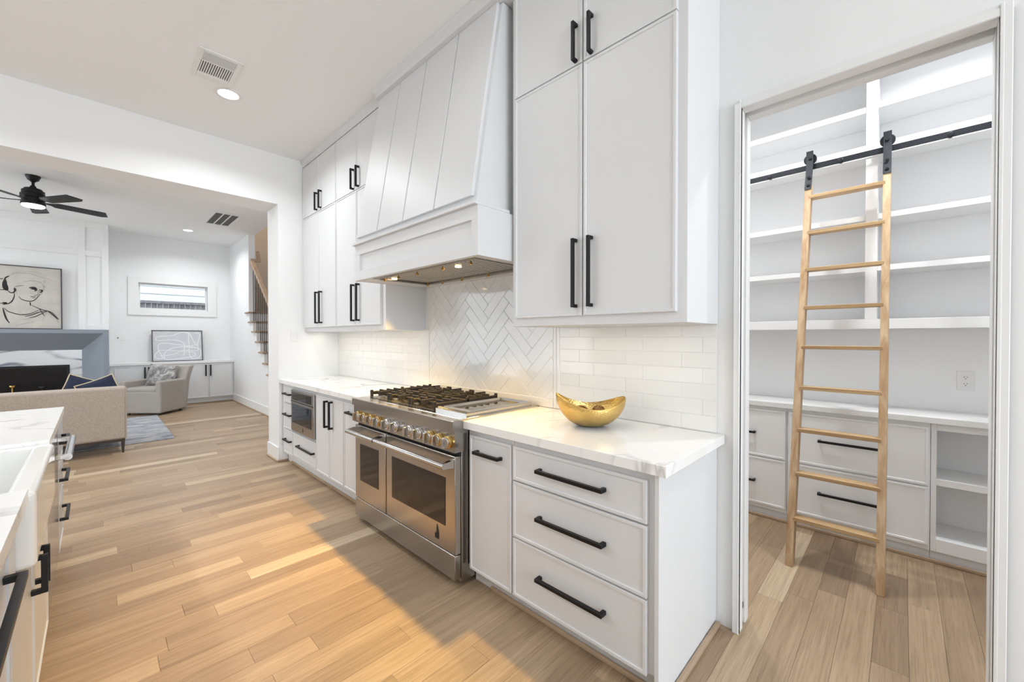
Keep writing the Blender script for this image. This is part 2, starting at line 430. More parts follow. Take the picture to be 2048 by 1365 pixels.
# floor planks -------------------------------------------------------
PITCH, Y0 = .1165, .2045
gy, fs_h = [], []
def pix(p):
    d = Vector(p)-Vector((0, 0, CH)); z = d.dot(fw)
    if z < .15: return None
    rt = Vector((math.cos(YAW), -math.sin(YAW), 0)); up = rt.cross(fw)
    return (1024+FPX*d.dot(rt)/z, 682.5-FPX*d.dot(up)/z)
def visible(x, y):
    if x < -.20 and .3 < y < 4.0: return False
    if x > 1.5 and .62 < y < 4.95: return False
    if x > 3.55 or (x > 2.06 and (y > 1.0 or y < -.7)): return False
    if x < .25 and 6.65 < y < 7.5: return False
    return not (x > 1.42 and 4.96 < y < 5.34)
planks = []
k0 = int((-5.2-Y0)/PITCH); k1 = int((10.95-Y0)/PITCH)
for k in range(k0, k1+1):
    y = Y0+k*PITCH; x = -4.5-rnd.random()
    while x < 4.0:
        L = rnd.choice((.45, .62, .8, 1.0, 1.2, 1.45))*rnd.uniform(.85, 1.15)
        a, b_ = max(x, -4.5), min(x+L, 4.0); x += L
        if b_-a < .03: continue
        area_px = 0; n = max(1, int((b_-a)/.1))
        for i in range(n):
            xa, xb = a+(b_-a)*i/n, a+(b_-a)*(i+1)/n
            if not visible((xa+xb)/2, y+PITCH/2): continue
            q = [pix((xx, yy, 0)) for xx, yy in ((xa, y), (xb, y), (xb, y+PITCH), (xa, y+PITCH))]
            if None in q: continue
            cx_, cy_ = sum(p[0] for p in q)/4, sum(p[1] for p in q)/4
            if not (0 <= cx_ <= 2048 and 0 <= cy_ <= 1365): continue
            area_px += abs(sum(q[j][0]*q[(j+1) % 4][1]-q[(j+1) % 4][0]*q[j][1] for j in range(4)))/2
        t = min(1, max(0, rnd.gauss(.48, .22)))
        if rnd.random() < .07: t = rnd.uniform(.9, 1)
        planks.append((area_px, a, b_, y, t))
planks.sort(key=lambda p: -p[0])
def plank_geo(a, b_, y):
    g, c = .0003, .0008
    x0, x1, y0, y1 = a+g, b_-g, y+g, y+PITCH-g
    v = [(x0, y0, -.012), (x1, y0, -.012), (x1, y1, -.012), (x0, y1, -.012), (x0, y0, -c), (x1, y0, -c), (x1, y1, -c), (x0, y1, -c),
         (x0+c, y0+c, 0), (x1-c, y0+c, 0), (x1-c, y1-c, 0), (x0+c, y1-c, 0)]
    f = [(8, 9, 10, 11)]
    for lo, hi in ((0, 4), (4, 8)):
        f += [(lo+i, lo+(i+1) % 4, hi+(i+1) % 4, hi+i) for i in range(4)]
    return v, f
def plank_obj(lst, name):
    V, F, T = [], [], []
    for _, a, b_, y, t in lst:
        v, f = plank_geo(a, b_, y); o = len(V); V += v; F += [tuple(i+o for i in q) for q in f]; T += [t]*len(f)
    me = bpy.data.meshes.new(name); me.from_pydata(V, [], F)
    at = me.attributes.new('tone', 'FLOAT', 'FACE'); at.data.foreach_set('value', T)
    me.materials.append(MATS['oak_floor']); o = bpy.data.objects.new(name, me); COL.objects.link(o); o.parent = floor
    return o
for p in planks[:298]: plank_obj([p], 'plank')
plank_obj(planks[298:], 'distant_planks')['kind'] = 'stuff'

# baseboards, shoe mouldings, trims ---------------------------------
def base(name, *bs):
    bm = new()
    for b_ in bs: box(bm, *b_, .003)
    return struct(name, bm, 'trim_paint')
base('baseboard_back', (1.398, 1.415, YW-.017, YW+.385, 0, .155), (1.415, 1.50, YW-.017, YW, 0, .155))
base('baseboard_stair', (2.083, 2.10, 7.2, 10.5, 0, .155))
base('baseboard_pantry', (2.6, 3.5, 1.585, 1.6, 0, .155))
def shoe(name, bs, mat='oak_moulding'):
    bm = new()
    for b_ in bs: box(bm, *b_, .006, 2)
    return struct(name, bm, mat)
shoe('trim_1', [(1.383, 1.398, YW-.032, YW+.385, 0, .02)])
shoe('trim_2', [(1.398, 1.50, YW-.032, YW-.017, 0, .02)], 'oak_moulding_x')
shoe('trim_3', [(2.068, 2.083, 7.2, 10.5, 0, .02)])
shoe('trim_4', [(3.537, 3.552, -.95, 1.5, 0, .022)])
shoe('trim_5', [(1.49, 2.06, .612, .634, 0, .022)], 'oak_moulding_x')
shoe('trim_6', [(1.483, 1.498, .64, 1.60, 0, .024), (1.4845, 1.4995, 2.97, 4.80, 0, .024)])

# pantry doorway: edge trim, split jamb with a pocket door in it
yl, yr, zt = .535, -.222, 2.42
bm = new()
for x0, x1 in ((2.055, 2.118), (2.163, 2.215)):
    box(bm, x0, x1, yl, yl+.028, 0, zt+.028, .002)
    box(bm, x0, x1, yr-.028, yr, 0, zt+.028, .002)
    box(bm, x0, x1, yr, yl, zt, zt+.028, .002)
frame = struct('door_1', bm, 'trim_paint')
bm = new()
box(bm, 2.060, 2.076, yl+.010, yl+.028, 0, zt+.042, .002); box(bm, 2.054, 2.076, yl, yl+.010, 0, zt+.042, .002)
box(bm, 2.060, 2.076, yr-.028, yr-.010, 0, zt+.042, .002); box(bm, 2.054, 2.076, yr-.010, yr, 0, zt+.042, .002)
box(bm, 2.060, 2.076, yr, yl, zt+.012, zt+.042, .002); box(bm, 2.054, 2.076, yr, yl, zt+.001, zt+.012, .002)
struct('casing', bm, 'trim_paint', frame)
struct('slot_shade', slabs((2.118, 2.163, yl+.022, yl+.03, 0, zt+.03), (2.118, 2.163, yr-.03, yr-.022, 0, zt+.03), (2.118, 2.163, yr, yl, zt+.03, zt+.038)), 'dark_gap', frame)  # dark strips stand in for the shade inside the door slot
struct('door_leaf', slabs((2.124, 2.158, yl+.013, yl+.0215, .012, zt)), 'trim_paint', frame)
struct('latch_plate', slabs((2.117, 2.1635, yl+.008, yl+.014, .075, .10)), 'black_metal', frame)

# living room chimney breast with panelled face, splayed surround
bm = new()
box(bm, -4.5, -1.52, 10.25, 10.8, 0, ZC); box(bm, -1.52, .182, 10.25, 10.8, 1.507, ZC); box(bm, .05, .182, 10.25, 10.8, 0, 1.507)
breast = struct('wall_chimney', bm, 'wall_paint')
def batten(*b_): struct('batten', box(new(), *b_, .002), 'trim_paint', breast)
yb0, yb1 = 10.234, 10.25
for x0, x1 in ((-.195, -.105), (.098, .182)): batten(x0, x1, yb0, yb1, 1.507, ZC)
for x0, x1 in ((-1.52, -.195), (-.105, .098)):
    for z0, z1 in ((2.80, 2.90), (1.507, 1.592), (3.29, ZC)): batten(x0, x1, yb0, yb1, z0, z1)
fire = thing('fireplace', 'wide linear fireplace in a grey-blue splayed surround with veined marble facing', 'fireplace', (-.9, 10.1, 0))
bm = new()
o_, i_ = (-2.3, .172, 0, 1.507), (-2.22, .108, 0, 1.444)      # outer / inner opening at the front
bk = (-1.9, -.158, .10, 1.155)
yf, ymid, ybk = 10.08, 10.24, 10.40
A = [(o_[0], yf, 0), (o_[0], yf, o_[3]), (o_[1], yf, o_[3]), (o_[1], yf, 0)]
B = [(i_[0], yf, 0), (i_[0], yf, i_[3]), (i_[1], yf, i_[3]), (i_[1], yf, 0)]
Cc = [(bk[0], ybk, 0), (bk[0], ybk, bk[3]), (bk[1], ybk, bk[3]), (bk[1], ybk, 0)]
D = [(p[0], 10.234, p[2]) for p in A]
vs_ = A+B+Cc+D; fs_ = []
for s, t_ in ((0, 4), (4, 8), (12, 0)): fs_ += [(s+i, s+i+1, t_+i+1, t_+i) for i in range(3)]
add_faces(bm, vs_, fs_); obj('surround', bm, 'grey_blue_paint', fire, smooth=False)
bm = new(); box(bm, -1.9, -.158, ybk-.001, ybk+.03, .90, 1.155); box(bm, -.305, -.158, ybk-.001, ybk+.03, 0, .90); box(bm, -1.9, -.305, ybk-.001, ybk+.03, 0, .42)
obj('marble_facing', bm, 'marble_bold', fire)
bm = new(); box(bm, -1.9, -.305, ybk+.03, ybk+.05, .42, .90)
fb = obj('firebox', bm, 'firebox_black', fire)
bm = new(); box(bm, -1.9, -.305, ybk-.012, ybk-.002, .86, .90, .002); box(bm, -.345, -.305, ybk-.012, ybk-.002, .42, .86, .002); box(bm, -1.9, -.345, ybk-.012, ybk-.002, .42, .46, .002)
obj('black_frame', bm, 'black_metal', fb)
for x, z in ((-.935, .60), (-.62, .56), (-1.2, .58)):
    bm = new(); lathe(bm, [(.03, 0), (.01, .02), (.012, z-.50), (.04, z-.47), (.04, z-.45)], (x, ybk-.02, .44), 12)
    obj('burner_stand', bm, 'brass' if x == -.935 else 'cast_iron', fb)

# window in the far wall
win = struct('window_1', slabs((.452, .602, 10.776, 10.80, 1.815, 2.56), (1.70, 1.853, 10.776, 10.80, 1.815, 2.56), (.602, 1.70, 10.776, 10.8, 2.455, 2.56), (.602, 1.70, 10.776, 10.8, 1.815, 1.935)), 'trim_paint')
bm = new()
for b_ in ((.56, .602, 10.8, 10.93, 1.93, 2.47), (1.70, 1.745, 10.8, 10.93, 1.93, 2.47), (.602, 1.70, 10.8, 10.93, 2.455, 2.49), (.602, 1.70, 10.8, 10.93, 1.90, 1.935)): box(bm, *b_)
struct('reveal', bm, 'trim_paint', win)
bm = new()
for b_ in ((.602, .632, 10.88, 10.92, 1.935, 2.455), (1.675, 1.70, 10.88, 10.92, 1.935, 2.455), (.632, 1.675, 10.88, 10.92, 2.425, 2.455), (.632, 1.675, 10.88, 10.92, 1.935, 1.965)): box(bm, *b_, .003)
struct('window_frame', bm, 'trim_paint', win)
struct('pane', slabs((.632, 1.675, 10.897, 10.902, 1.965, 2.425)), 'window_glass', win)
struct('ground', slabs((-2, 4.5, 11.0, 13.2, -.2, -.1)), 'fence_wood')
ext = thing('neighbour_house', 'pale blue lap-sided house wall seen through the small far window', 'house', (1.3, 12.8, 0))
for i in range(18):
    z = -.08+.178*i; bm = new()
    prism(bm, [(0, z), (.028, z), (.012, z+.185), (0, z+.185)], lambda a, b, d: (d, 12.82-a, b), -1.5, 4.0); obj('siding_board', bm, 'siding_blue', ext)
fence = thing('board_fence', 'weathered grey board fence below the blue siding outside the far window', 'fence', (1.3, 12.0, 0))
for i in range(26):
    x = .1+.098*i; bm = new(); box(bm, x, x+.092, 12.0, 12.02, -.10, 2.155+rnd.uniform(-.004, .004), .002); obj('fence_board', bm, 'fence_wood', fence)
bm = new(); box(bm, .1, 2.65, 11.96, 12.0, 2.13, 2.19, .003); obj('top_rail', bm, 'fence_wood', fence)

# ------------------------------------------------------------------ backsplash tiles on wall_right
TX = XW
def tiles_rows(y_lo, y_hi, off):
    for r_ in range(8):
        z0 = CT+.003+(-1+r_)*.0766+.0766; z1 = min(z0+.0766, 1.452)
        if z1-z0 < .01: continue
        y = y_lo-1.0; s = off if r_ % 2 else off+.102
        y = s-.31*30
        while y < y_hi:
            a, b_ = max(y, y_lo), min(y+.31, y_hi); y += .31
            if b_-a < .012: continue
            bm = new(); box(bm, TX-.009-rnd.uniform(0, .0012), TX, a+.001, b_-.001, z0+.0008, z1-.0008, .0013, 2); obj('tile', bm, 'tile_glaze', wall_right)
bm = new(); box(bm, TX-.0078, TX+.001, .637, 1.573, CT, 1.45); box(bm, TX-.0078, TX+.001, 3.055, YW, CT, 1.45); box(bm, TX-.0078, TX+.001, 1.573, 3.055, CT, 1.83)
obj('grout', bm, 'grout', wall_right)
tiles_rows(.637, 1.573, .701-.0); tiles_rows(3.058, YW-.002, 3.058)
for y0, y1 in ((1.575, 1.598), (1.600, 1.623), (3.022, 3.056)):
    bm = new(); box(bm, TX-.013, TX, y0, y1, CT+.002, 1.83 if y0 < 3 and y0 > 1.6 else 1.45, .003, 2); obj('edge_tile', bm, 'tile_glaze', wall_right)
hl, hw, a0, a1, b0, b1 = .31, .0766, 1.625, 3.020, .975, 1.83
c45 = math.sqrt(.5)
for i in range(-14, 15):
    for j in range(-14, 15):
        for kd in (0, 1):
            # herringbone lattice in the rotated frame (unit = tile width, ratio 4:1)
            if kd == 0: p0 = (i*hw+j*hl/1.0*0+j*0, 0); px, py = i*hw+j*hl, i*hw-j*hl; L, Hh = hl, hw
            else: px, py = i*hw+j*hl, i*hw-j*hl+hw; L, Hh = hw, hl
            if kd == 1: px, py = px, py
            pol = [(px, py), (px+L, py), (px+L, py+Hh), (px, py+Hh)]
            g = .0011; pol = [(px+g, py+g), (px+L-g, py+g), (px+L-g, py+Hh-g), (px+g, py+Hh-g)]
            pol = [((u-v)*c45+2.30, (u+v)*c45+1.35) for u, v in pol]
            pol = clip(pol, a0+.001, a1-.001, b0+.001, b1)
            if len(pol) < 3: continue
            ar = abs(sum(pol[q][0]*pol[(q+1) % len(pol)][1]-pol[(q+1) % len(pol)][0]*pol[q][1] for q in range(len(pol))))/2
            if ar < .0003: continue
            bm = new(); d_ = .009+rnd.uniform(0, .0016); cx_ = sum(p[0] for p in pol)/len(pol); cz_ = sum(p[1] for p in pol)/len(pol)
            n = len(pol); ins = [(p[0]+(cx_-p[0])*.022, p[1]+(cz_-p[1])*.022) for p in pol]
            V = [(TX, *p) for p in pol]+[(TX-d_+.0015, *p) for p in pol]+[(TX-d_, *p) for p in ins]
            F = [tuple(range(2*n, 3*n))]+[(q, (q+1) % n, n+(q+1) % n, n+q) for q in range(n)]+[(n+q, n+(q+1) % n, 2*n+(q+1) % n, 2*n+q) for q in range(n)]
            add_faces(bm, V, F); obj('tile', bm, 'tile_glaze', wall_right, smooth=False)
bm = new(); box(bm, TX-.016, TX, 1.626, 3.02, CT+.002, .973, .003, 2); obj('ledge_tile', bm, 'tile_glaze', wall_right)

# ------------------------------------------------------------------ upper cabinets
XU, ZU, ZS = 1.687, 1.437, 2.722
def upper(name, label, y0, y1, doors, closed_end=True):
    c = thing(name, label, 'cabinet', (XU, (y0+y1)/2, ZU), 'tall wall cabinets beside the hood')
    bm = new(); box(bm, XU, XW, y0, y1, ZU, 3.31, .0015); obj('carcass', bm, 'cabinet_paint', c)
    fn = fmx(XU)
    for a0, a1, hy in doors:
        front(c, 'door', fn, a0, a1, ZU+.046, ZS-.002, (hy, 1.523, hy, 1.863))
        front(c, 'door', fn, a0, a1, ZS+.004, 3.30, (hy, 2.735, hy, 2.925))
    return c
upper('wall_cabinet', 'large white wall cabinet right of the hood, above the gold bowl', .634, 1.624, [(.674, 1.128, 1.082), (1.136, 1.592, 1.172)])
upper('wall_cabinet', 'white wall cabinet left of the hood, nearer the hood of two', 3.094, 4.047, [(3.150, 3.596, 3.545), (3.600, 4.043, 3.648)])
upper('wall_cabinet', 'white wall cabinet in the far corner against the end wall', 4.049, YW-.003, [(4.053, 4.493, 4.412), (4.497, YW-.02, 4.520)])
# crown above them (steps out over the hood)
bm = new()
prism(bm, [(XU-.022, 3.31), (XU-.022, 3.345), (XU-.04, 3.36), (XU-.04, ZC-.001), (XU+.1, ZC-.001), (XU+.1, 3.31)], lambda a, b, d: (a, d, b), 3.098, YW-.002)
prism(bm, [(XU-.022, 3.31), (XU-.022, 3.345), (XU-.04, 3.36), (XU-.04, ZC-.001), (XU+.1, ZC-.001), (XU+.1, 3.31)], lambda a, b, d: (a, d, b), .62, 1.622)
struct('trim_7', bm, 'cabinet_paint')

# ------------------------------------------------------------------ range hood
hood = thing('range_hood', 'tapered white panelled range hood above the stainless range', 'range hood', (1.42, 2.36, 1.815))
hy0, hy1 = 1.627, 3.091
bm = new()
fn = fmx(1.42)
# skirt box, hollow below with a recessed front panel
box(bm, 1.435, 1.455, hy0, hy1, 1.815, 2.085); box(bm, 1.455, XW-.002, hy0, hy0+.02, 1.815, 2.085); box(bm, 1.455, XW-.002, hy1-.02, hy1, 1.815, 2.085)
fbox(bm, fn, hy0, hy1, 2.010, 2.085, -.016, 0, .001); fbox(bm, fn, hy0, hy1, 1.815, 1.886, -.016, 0, .001)
fbox(bm, fn, hy0, 1.680, 1.886, 2.010, -.016, 0, .001); fbox(bm, fn, 3.006, hy1, 1.886, 2.010, -.016, 0, .001)
obj('skirt', bm, 'cabinet_paint', hood)
bm = new(); box(bm, 1.398, XU-.023, hy0-.0, hy1, 2.085, 2.104, .002); obj('ledge', bm, 'cabinet_paint', hood)
bm = new(); prism(bm, [(1.445, 2.104), (XW-.002, 2.104), (XW-.002, 3.31), (1.650, 3.31), (1.452, 2.150)], lambda a, b, d: (a, d, b), 1.670, hy1); obj('body', bm, 'cabinet_paint', hood)
bm = new(); prism(bm, [(1.598, 3.315), (1.598, 3.345), (1.575, 3.36), (1.575, ZC-.001), (XW-.01, ZC-.001), (XW-.01, 3.315)], lambda a, b, d: (a, d, b), 1.626, 3.096); obj('crown', bm, 'cabinet_paint', hood)
ys = [1.690, 2.050, 2.406, 2.757, hy1-.001]
for a, b_ in zip(ys, ys[1:]):
    bm = new(); prism(bm, [(1.432, 2.150), (1.4535, 2.150), (1.652, 3.315), (1.630, 3.315)], lambda u, v, d: (u, d, v), a+.0035, b_-.0035)
    bmesh.ops.bevel(bm, geom=bm.edges[:], offset=.003, segments=1, affect='EDGES'); obj('board', bm, 'cabinet_paint', hood)
# soffit around the insert, stainless insert with baffles
ix0, ix1, iy0, iy1 = 1.458, 1.962, 1.70, 2.87
bm = new(); box(bm, 1.436, ix0, hy0+.02, hy1-.02, 1.817, 1.832); box(bm, ix1, XW-.01, hy0+.02, hy1-.02, 1.817, 1.832)
box(bm, ix0, ix1, hy0+.02, iy0, 1.817, 1.832); box(bm, ix0, ix1, iy1, hy1-.02, 1.817, 1.832); obj('soffit', bm, 'cabinet_paint', hood)
bm = new()
box(bm, ix0, ix0+.035, iy0, iy1, 1.812, 1.83, .002); box(bm, ix1-.035, ix1, iy0, iy1, 1.812, 1.83, .002); box(bm, ix0+.035, ix1-.035, iy0, iy0+.03, 1.812, 1.83, .002); box(bm, ix0+.035, ix1-.035, iy1-.03, iy1, 1.812, 1.83, .002)
ins = obj('filter_tray', bm, 'rim_steel', hood)
obj('filter_gap_shade', slabs((ix0, ix1, iy0, iy1, 1.860, 1.866)), 'dark_gap', ins)  # near-black sheet paints the shade between the slats
n = 29
for i in range(n):
    y = iy0+.035+(iy1-iy0-.07)*(i+.5)/n; bm = new()
    prism(bm, [(y-.010, 1.8275), (y+.010, 1.8275), (y+.008, 1.8255), (y-.008, 1.8255)], lambda a, b, d: (d, a, b), ix0+.04, ix1-.04); obj('baffle_slat', bm, 'baffle_steel', ins)
for y in (1.80, 2.07, 2.36, 2.60, 2.80):
    for x in (ix0+.06, ix1-.06):
        bm = new(); lathe(bm, [(.004, .03), (.004, .012), (.009, .010), (.010, 0), (.007, -.004)], (x, y, 1.798), 10); obj('filter_knob', bm, 'brass', ins)
for y in (2.02, 2.80):
    bm = new(); lathe(bm, [(.020, 0), (.020, .006), (.012, .008)], (1.60, y, 1.818), 20); obj('lamp_lens', bm, 'halogen_glow', ins)

# ------------------------------------------------------------------ base cabinets and counters
XF, ZB = 1.452, .872
def base_cab(name, label, y0, y1, group=None, x0=XF, xb=XW-.002, end=False, toe=.10, mat='cabinet_paint'):
    c = thing(name, label, 'cabinet', (x0, (y0+y1)/2, 0), group)
    bm = new(); box(bm, x0, xb, y0, y1, toe, ZB, .001); obj('carcass', bm, mat, c)
    bm = new(); box(bm, x0+.048, xb, y0, y1, .0, toe); obj('toe_kick', bm, mat, c)
    return c
fn = fmx(XF); G1 = 'white base cabinets along the range wall'
c = base_cab('base_cabinet', 'white three-drawer base cabinet at the near end of the run', .654, 1.386, G1)
bm = new(); box(bm, XF-.02, XW-.002, .636, .653, 0, ZB, .001); obj('end_panel', bm, 'cabinet_paint', c)
for z0, z1, zh in ((.672, .838, .757), (.391, .664, .535), (.098, .383, .255)): front(c, 'drawer', fn, .685, 1.381, z0, z1, (.858, zh, 1.212, zh), th=.016)
c = base_cab('base_cabinet', 'narrow white pull-out cabinet between the range and the drawer stack', 1.388, 1.736, G1)
front(c, 'door', fn, 1.394, 1.712, .098, .838, (1.458, .757, 1.652, .757), th=.016)
c = base_cab('base_cabinet', 'narrow white pull-out cabinet just left of the range', 2.962, 3.335, G1)
front(c, 'door', fn, 3.03, 3.329, .128, .838, (3.06, .765, 3.245, .765))
c = base_cab('base_cabinet', 'white two-door base cabinet between the microwave and the pull-out', 3.337, 3.940, G1)
front(c, 'door', fn, 3.341, 3.628, .128, .838, (3.568, .572, 3.568, .815)); front(c, 'door', fn, 3.634, 3.934, .128, .838, (3.672, .572, 3.672, .812))
c = base_cab('base_cabinet', 'white cabinet holding the built-in microwave above one drawer', 3.942, 4.575, G1)
front(c, 'drawer', fn, 3.946, 4.571, .142, .385, (3.98, .274, 4.40, .274))
mw = thing('microwave', 'stainless built-in microwave under the far left counter', 'microwave', (XF-.02, 4.25, .42))
bm = new(); box(bm, XF-.036, XF-.001, 3.95, 4.567, .412, .832, .003)
body = obj('body', bm, 'stainless', mw)
bm = new(); box(bm, XF-.039, XF-.036, 4.01, 4.53, .735, .812, .001); obj('control_panel', bm, 'microwave_glass', mw)
bm = new(); box(bm, XF-.039, XF-.036, 4.01, 4.53, .50, .690, .001); obj('door_glass', bm, 'microwave_glass', mw)
bm = new(); box(bm, XF-.040, XF-.034, 3.95, 4.567, .716, .722); obj('door_gap', bm, 'dark_gap', mw)
def emblem(bm, fn, a, b, s, c0, c1):
    prism(bm, [(a-.20*s, b), (a+.22*s, b), (a+.22*s, b+.42*s), (a+.02*s, b+1.0*s), (a-.02*s, b+.72*s), (a-.02*s, b+.40*s), (a-.20*s, b+.34*s)][::1], fn, c0, c1)
bm = new(); emblem(bm, lambda a, b, d: (XF-.036-d, 8.5-a, b), 8.5-4.23, .442, .038, 0, .002); obj('emblem', bm, 'cast_iron', mw)
c = base_cab('base_cabinet', 'narrow white three-drawer cabinet at the far end by the wall corner', 4.577, YW-.02, G1)
for z0, z1, zh in ((.672, .838, .770), (.391, .664, .550), (.128, .383, .275)): front(c, 'drawer', fn, 4.586, 4.87, z0, z1, (4.60, zh, 4.81, zh))

def counter(name, label, x0, x1, y0, y1):
    bm = new(); box(bm, x0, x1, y0, y1, CT-.042, CT, .0025, 2); return tag(obj(name, bm, 'quartz', None), label, 'countertop')
counter('countertop', 'white veined quartz countertop right of the range under the gold bowl', XC, XW-.010, .600, 1.738)
counter('countertop', 'white veined quartz countertop left of the range', XC, XW-.010, 2.962, YW-.002)

# ------------------------------------------------------------------ range
rg = thing('range', 'wide stainless double-oven gas range with brass-ringed knobs', 'range', (1.36, 2.35, 0))
ry0, ry1 = 1.742, 2.957
bm = new(); box(bm, 1.40, 2.05, ry0, ry1, .02, .905, .002); obj('body', bm, 'stainless', rg)
bm = new(); box(bm, 1.42, 1.44, ry0+.03, ry1-.03, .0, .06)
for y in (ry0+.16, ry1-.16): lathe(bm, [(.018, 0), (.018, .06)], (1.46, y, 0), 12)
obj('plinth', bm, 'dark_gap', rg)
bm = new(); box(bm, 1.36, 1.40, ry0+.006, ry1, .038, .175, .003); obj('kick_panel', bm, 'stainless', rg)
fnr = fmx(1.40)
for kind, a0, a1, w0, w1, hA, hB in (('small', 2.506, ry1, 2.602, 2.876, 2.535, 2.95), ('large', ry0+.004, 2.494, 1.834, 2.418, 1.752, 2.522)):
    bm = new(); box(bm, 1.36, 1.40, a0, a1, .178, .722, .004); d = obj('oven_door', bm, 'stainless', rg)
    bm = new(); box(bm, 1.3575, 1.361, w0, w1, .318, .590, .001); obj('oven_window', bm, 'oven_glass', d)
    bm = new(); tube(bm, [(1.292, hA, .683), (1.292, hB, .683)], .0165, 16)
    for y in (hA+.012, hB-.012):
        prism(bm, [(1.36, .705), (1.36, .660), (1.30, .667), (1.286, .676), (1.286, .692), (1.30, .699)], lambda a, b, dd: (a, dd, b), y-.011, y+.011)
    obj('oven_handle', bm, 'stainless_smooth', d)
bm = new(); emblem(bm, lambda a, b, d_: (1.36-d_, 5-a, b), 5-1.915, .222, .082, 0, .003); obj('emblem', bm, 'cast_iron', rg)
bm = new(); box(bm, 1.385, 1.40, ry0, ry1, .722, .745); obj('door_gap', bm, 'dark_gap', rg)
bm = new(); prism(bm, [(1.352, .745), (1.352, .868), (1.338, .872), (1.338, .917), (1.343, .922), (1.44, .922), (1.44, .745)], lambda a, b, d_: (a, d_, b), ry0-.004, ry1+.004)
cp = obj('control_panel', bm, 'stainless', rg)
kn = [(2.862, 1), (2.768, 1), (2.668, 1), (2.566, 1), (2.448, 0), (2.336, 0), (2.172, 0), (2.072, 0), (1.958, 1), (1.872, 1), (1.785, 1)]
for y, gold in kn:
    bm = new(); lathe(bm, [(.0, .001), (.031, .001), (.034, -.004), (.034, -.019), (.029, -.022), (.026, -.020), (0, -.020)], (1.352, y, .800), 24, 'X')
    k_ = obj('knob', bm, 'brass' if gold else 'chrome', cp); k_['label'] = 'brass ringed burner knob' if gold else 'chrome oven knob'
    bm = new(); lathe(bm, [(.026, -.018), (.026, -.026), (.022, -.030), (0, -.030)], (1.352, y, .800), 20, 'X'); box(bm, 1.352-.056, 1.352-.028, y-.0075, y+.0075, .800-.029, .800+.029, .002)
    obj('dial', bm, 'knob_face', cp)
for y in (2.255, 2.01):
    bm = new(); lathe(bm, [(.010, .001), (.010, -.008), (.007, -.010)], (1.352, y, .815), 14, 'X'); obj('button', bm, 'chrome', cp)
bm = new(); box(bm, 1.40, 2.052, ry0-.004, ry1+.004, .905, .924, .003); obj('cooktop', bm, 'stainless_smooth', rg)
bm = new(); box(bm, 1.455, 2.01, 2.075, 2.925, .920, .9245); obj('burner_tray', bm, 'stainless', rg)
for i in range(3):
    y0 = 2.082+.281*i; y1 = y0+.275; x0, x1 = 1.458, 2.006; bm = new(); zt_, zb_ = .968, .941
    for a, b_ in ((x0+.05, x0+.062), (x1-.062, x1-.05), (1.726, 1.738)): box(bm, a, b_, y0+.012, y1-.012, zb_-.004, zt_-.010, .002)
    for a, b_ in ((y0, y0+.012), (y1-.012, y1)): box(bm, x0+.012, x1-.012, a, b_, zb_-.004, zt_-.006, .002)
    for cx_ in (1.596, 1.868):
        ym = (y0+y1)/2
        for sx in (-1, 1):
            box(bm, cx_+sx*.045, cx_+sx*.140, ym-.006, ym+.006, zb_, zt_+.006, .002)
            for sy in (-1, 1):
                box(bm, cx_+sx*.06-.006, cx_+sx*.06+.006, ym+sy*.05, ym+sy*.128, zb_, zt_+.006, .002)
        for sy in (-1, 1): box(bm, cx_-.006, cx_+.006, ym+sy*.04, ym+sy*.128, zb_, zt_+.006, .002)
    for a in (x0, x1-.02, 1.72):
        for b_ in (y0, y1-.02): box(bm, a, a+.02, b_, b_+.02, .924, zt_+.006, .003)
    obj('grate', bm, 'cast_iron', rg)
    for cx_ in (1.596, 1.868):
        bm = new(); lathe(bm, [(.05, 0), (.05, .010), (.038, .012), (.038, .020), (.03, .024)], (cx_, (y0+y1)/2, .9245), 20); obj('burner', bm, 'brass' if i != 1 else 'cast_iron', rg)
gx0, gx1, gy0, gy1 = 1.455, 2.015, 1.765, 2.060
bm = new()
o4 = [(gx0, gy0), (gx1, gy0), (gx1, gy1), (gx0, gy1)]
lv = [(0, .924), (0, .942), (.006, .950), (.018, .950), (.026, .934)]
rings = []
for ins_, z in lv:
    rings.append([bm.verts.new((a+(ins_ if i in (0, 3) else -ins_)*(3.2 if i in (0, 3) else 1), b_+(ins_ if i in (0, 1) else -ins_), z)) for i, (a, b_) in enumerate(o4)])
for A_, B_ in zip(rings, rings[1:]):
    for q in range(4): bm.faces.new((A_[q], A_[(q+1) % 4], B_[(q+1) % 4], B_[q]))
gr = obj('griddle', bm, 'stainless_smooth', rg, smooth=False)
bm = new(); box(bm, gx0+.07, gx1-.022, gy0+.022, gy1-.022, .926, .9352); obj('griddle_plate', bm, 'microwave_glass', gr)

# ------------------------------------------------------------------ bowl with woven balls
ang = math.atan2(-.719, .695); bc = Vector((1.80, 1.17, CT))
bowl = thing('bowl', 'oval hammered gold bowl with upswept ends on the right counter', 'bowl', bc, None, ang)
bm = new(); N, Mr = 48, 12
def bowl_pt(t, ph, inner):
    zt_ = .128+.030*math.cos(2*ph)+.010*(-math.cos(ph)); rx, ry = .182, .130
    k = t**.62 if t > 0 else 0
    g = .0 if not inner else .004
    rr = .22+.78*math.sin(t*math.pi/2)**.9 if t > 0 else .22
    z = zt_*(1-math.cos(t*math.pi/2))**.85+g
    return Vector(((rx*rr-g)*math.cos(ph), (ry*rr-g)*math.sin(ph), z))
ro = [[bm.verts.new(bowl_pt(i/Mr, 2*math.pi*k/N, False)) for k in range(N)] for i in range(Mr+1)]
ri = [[bm.verts.new(bowl_pt(i/Mr, 2*math.pi*k/N, True)) for k in range(N)] for i in range(Mr+1)]
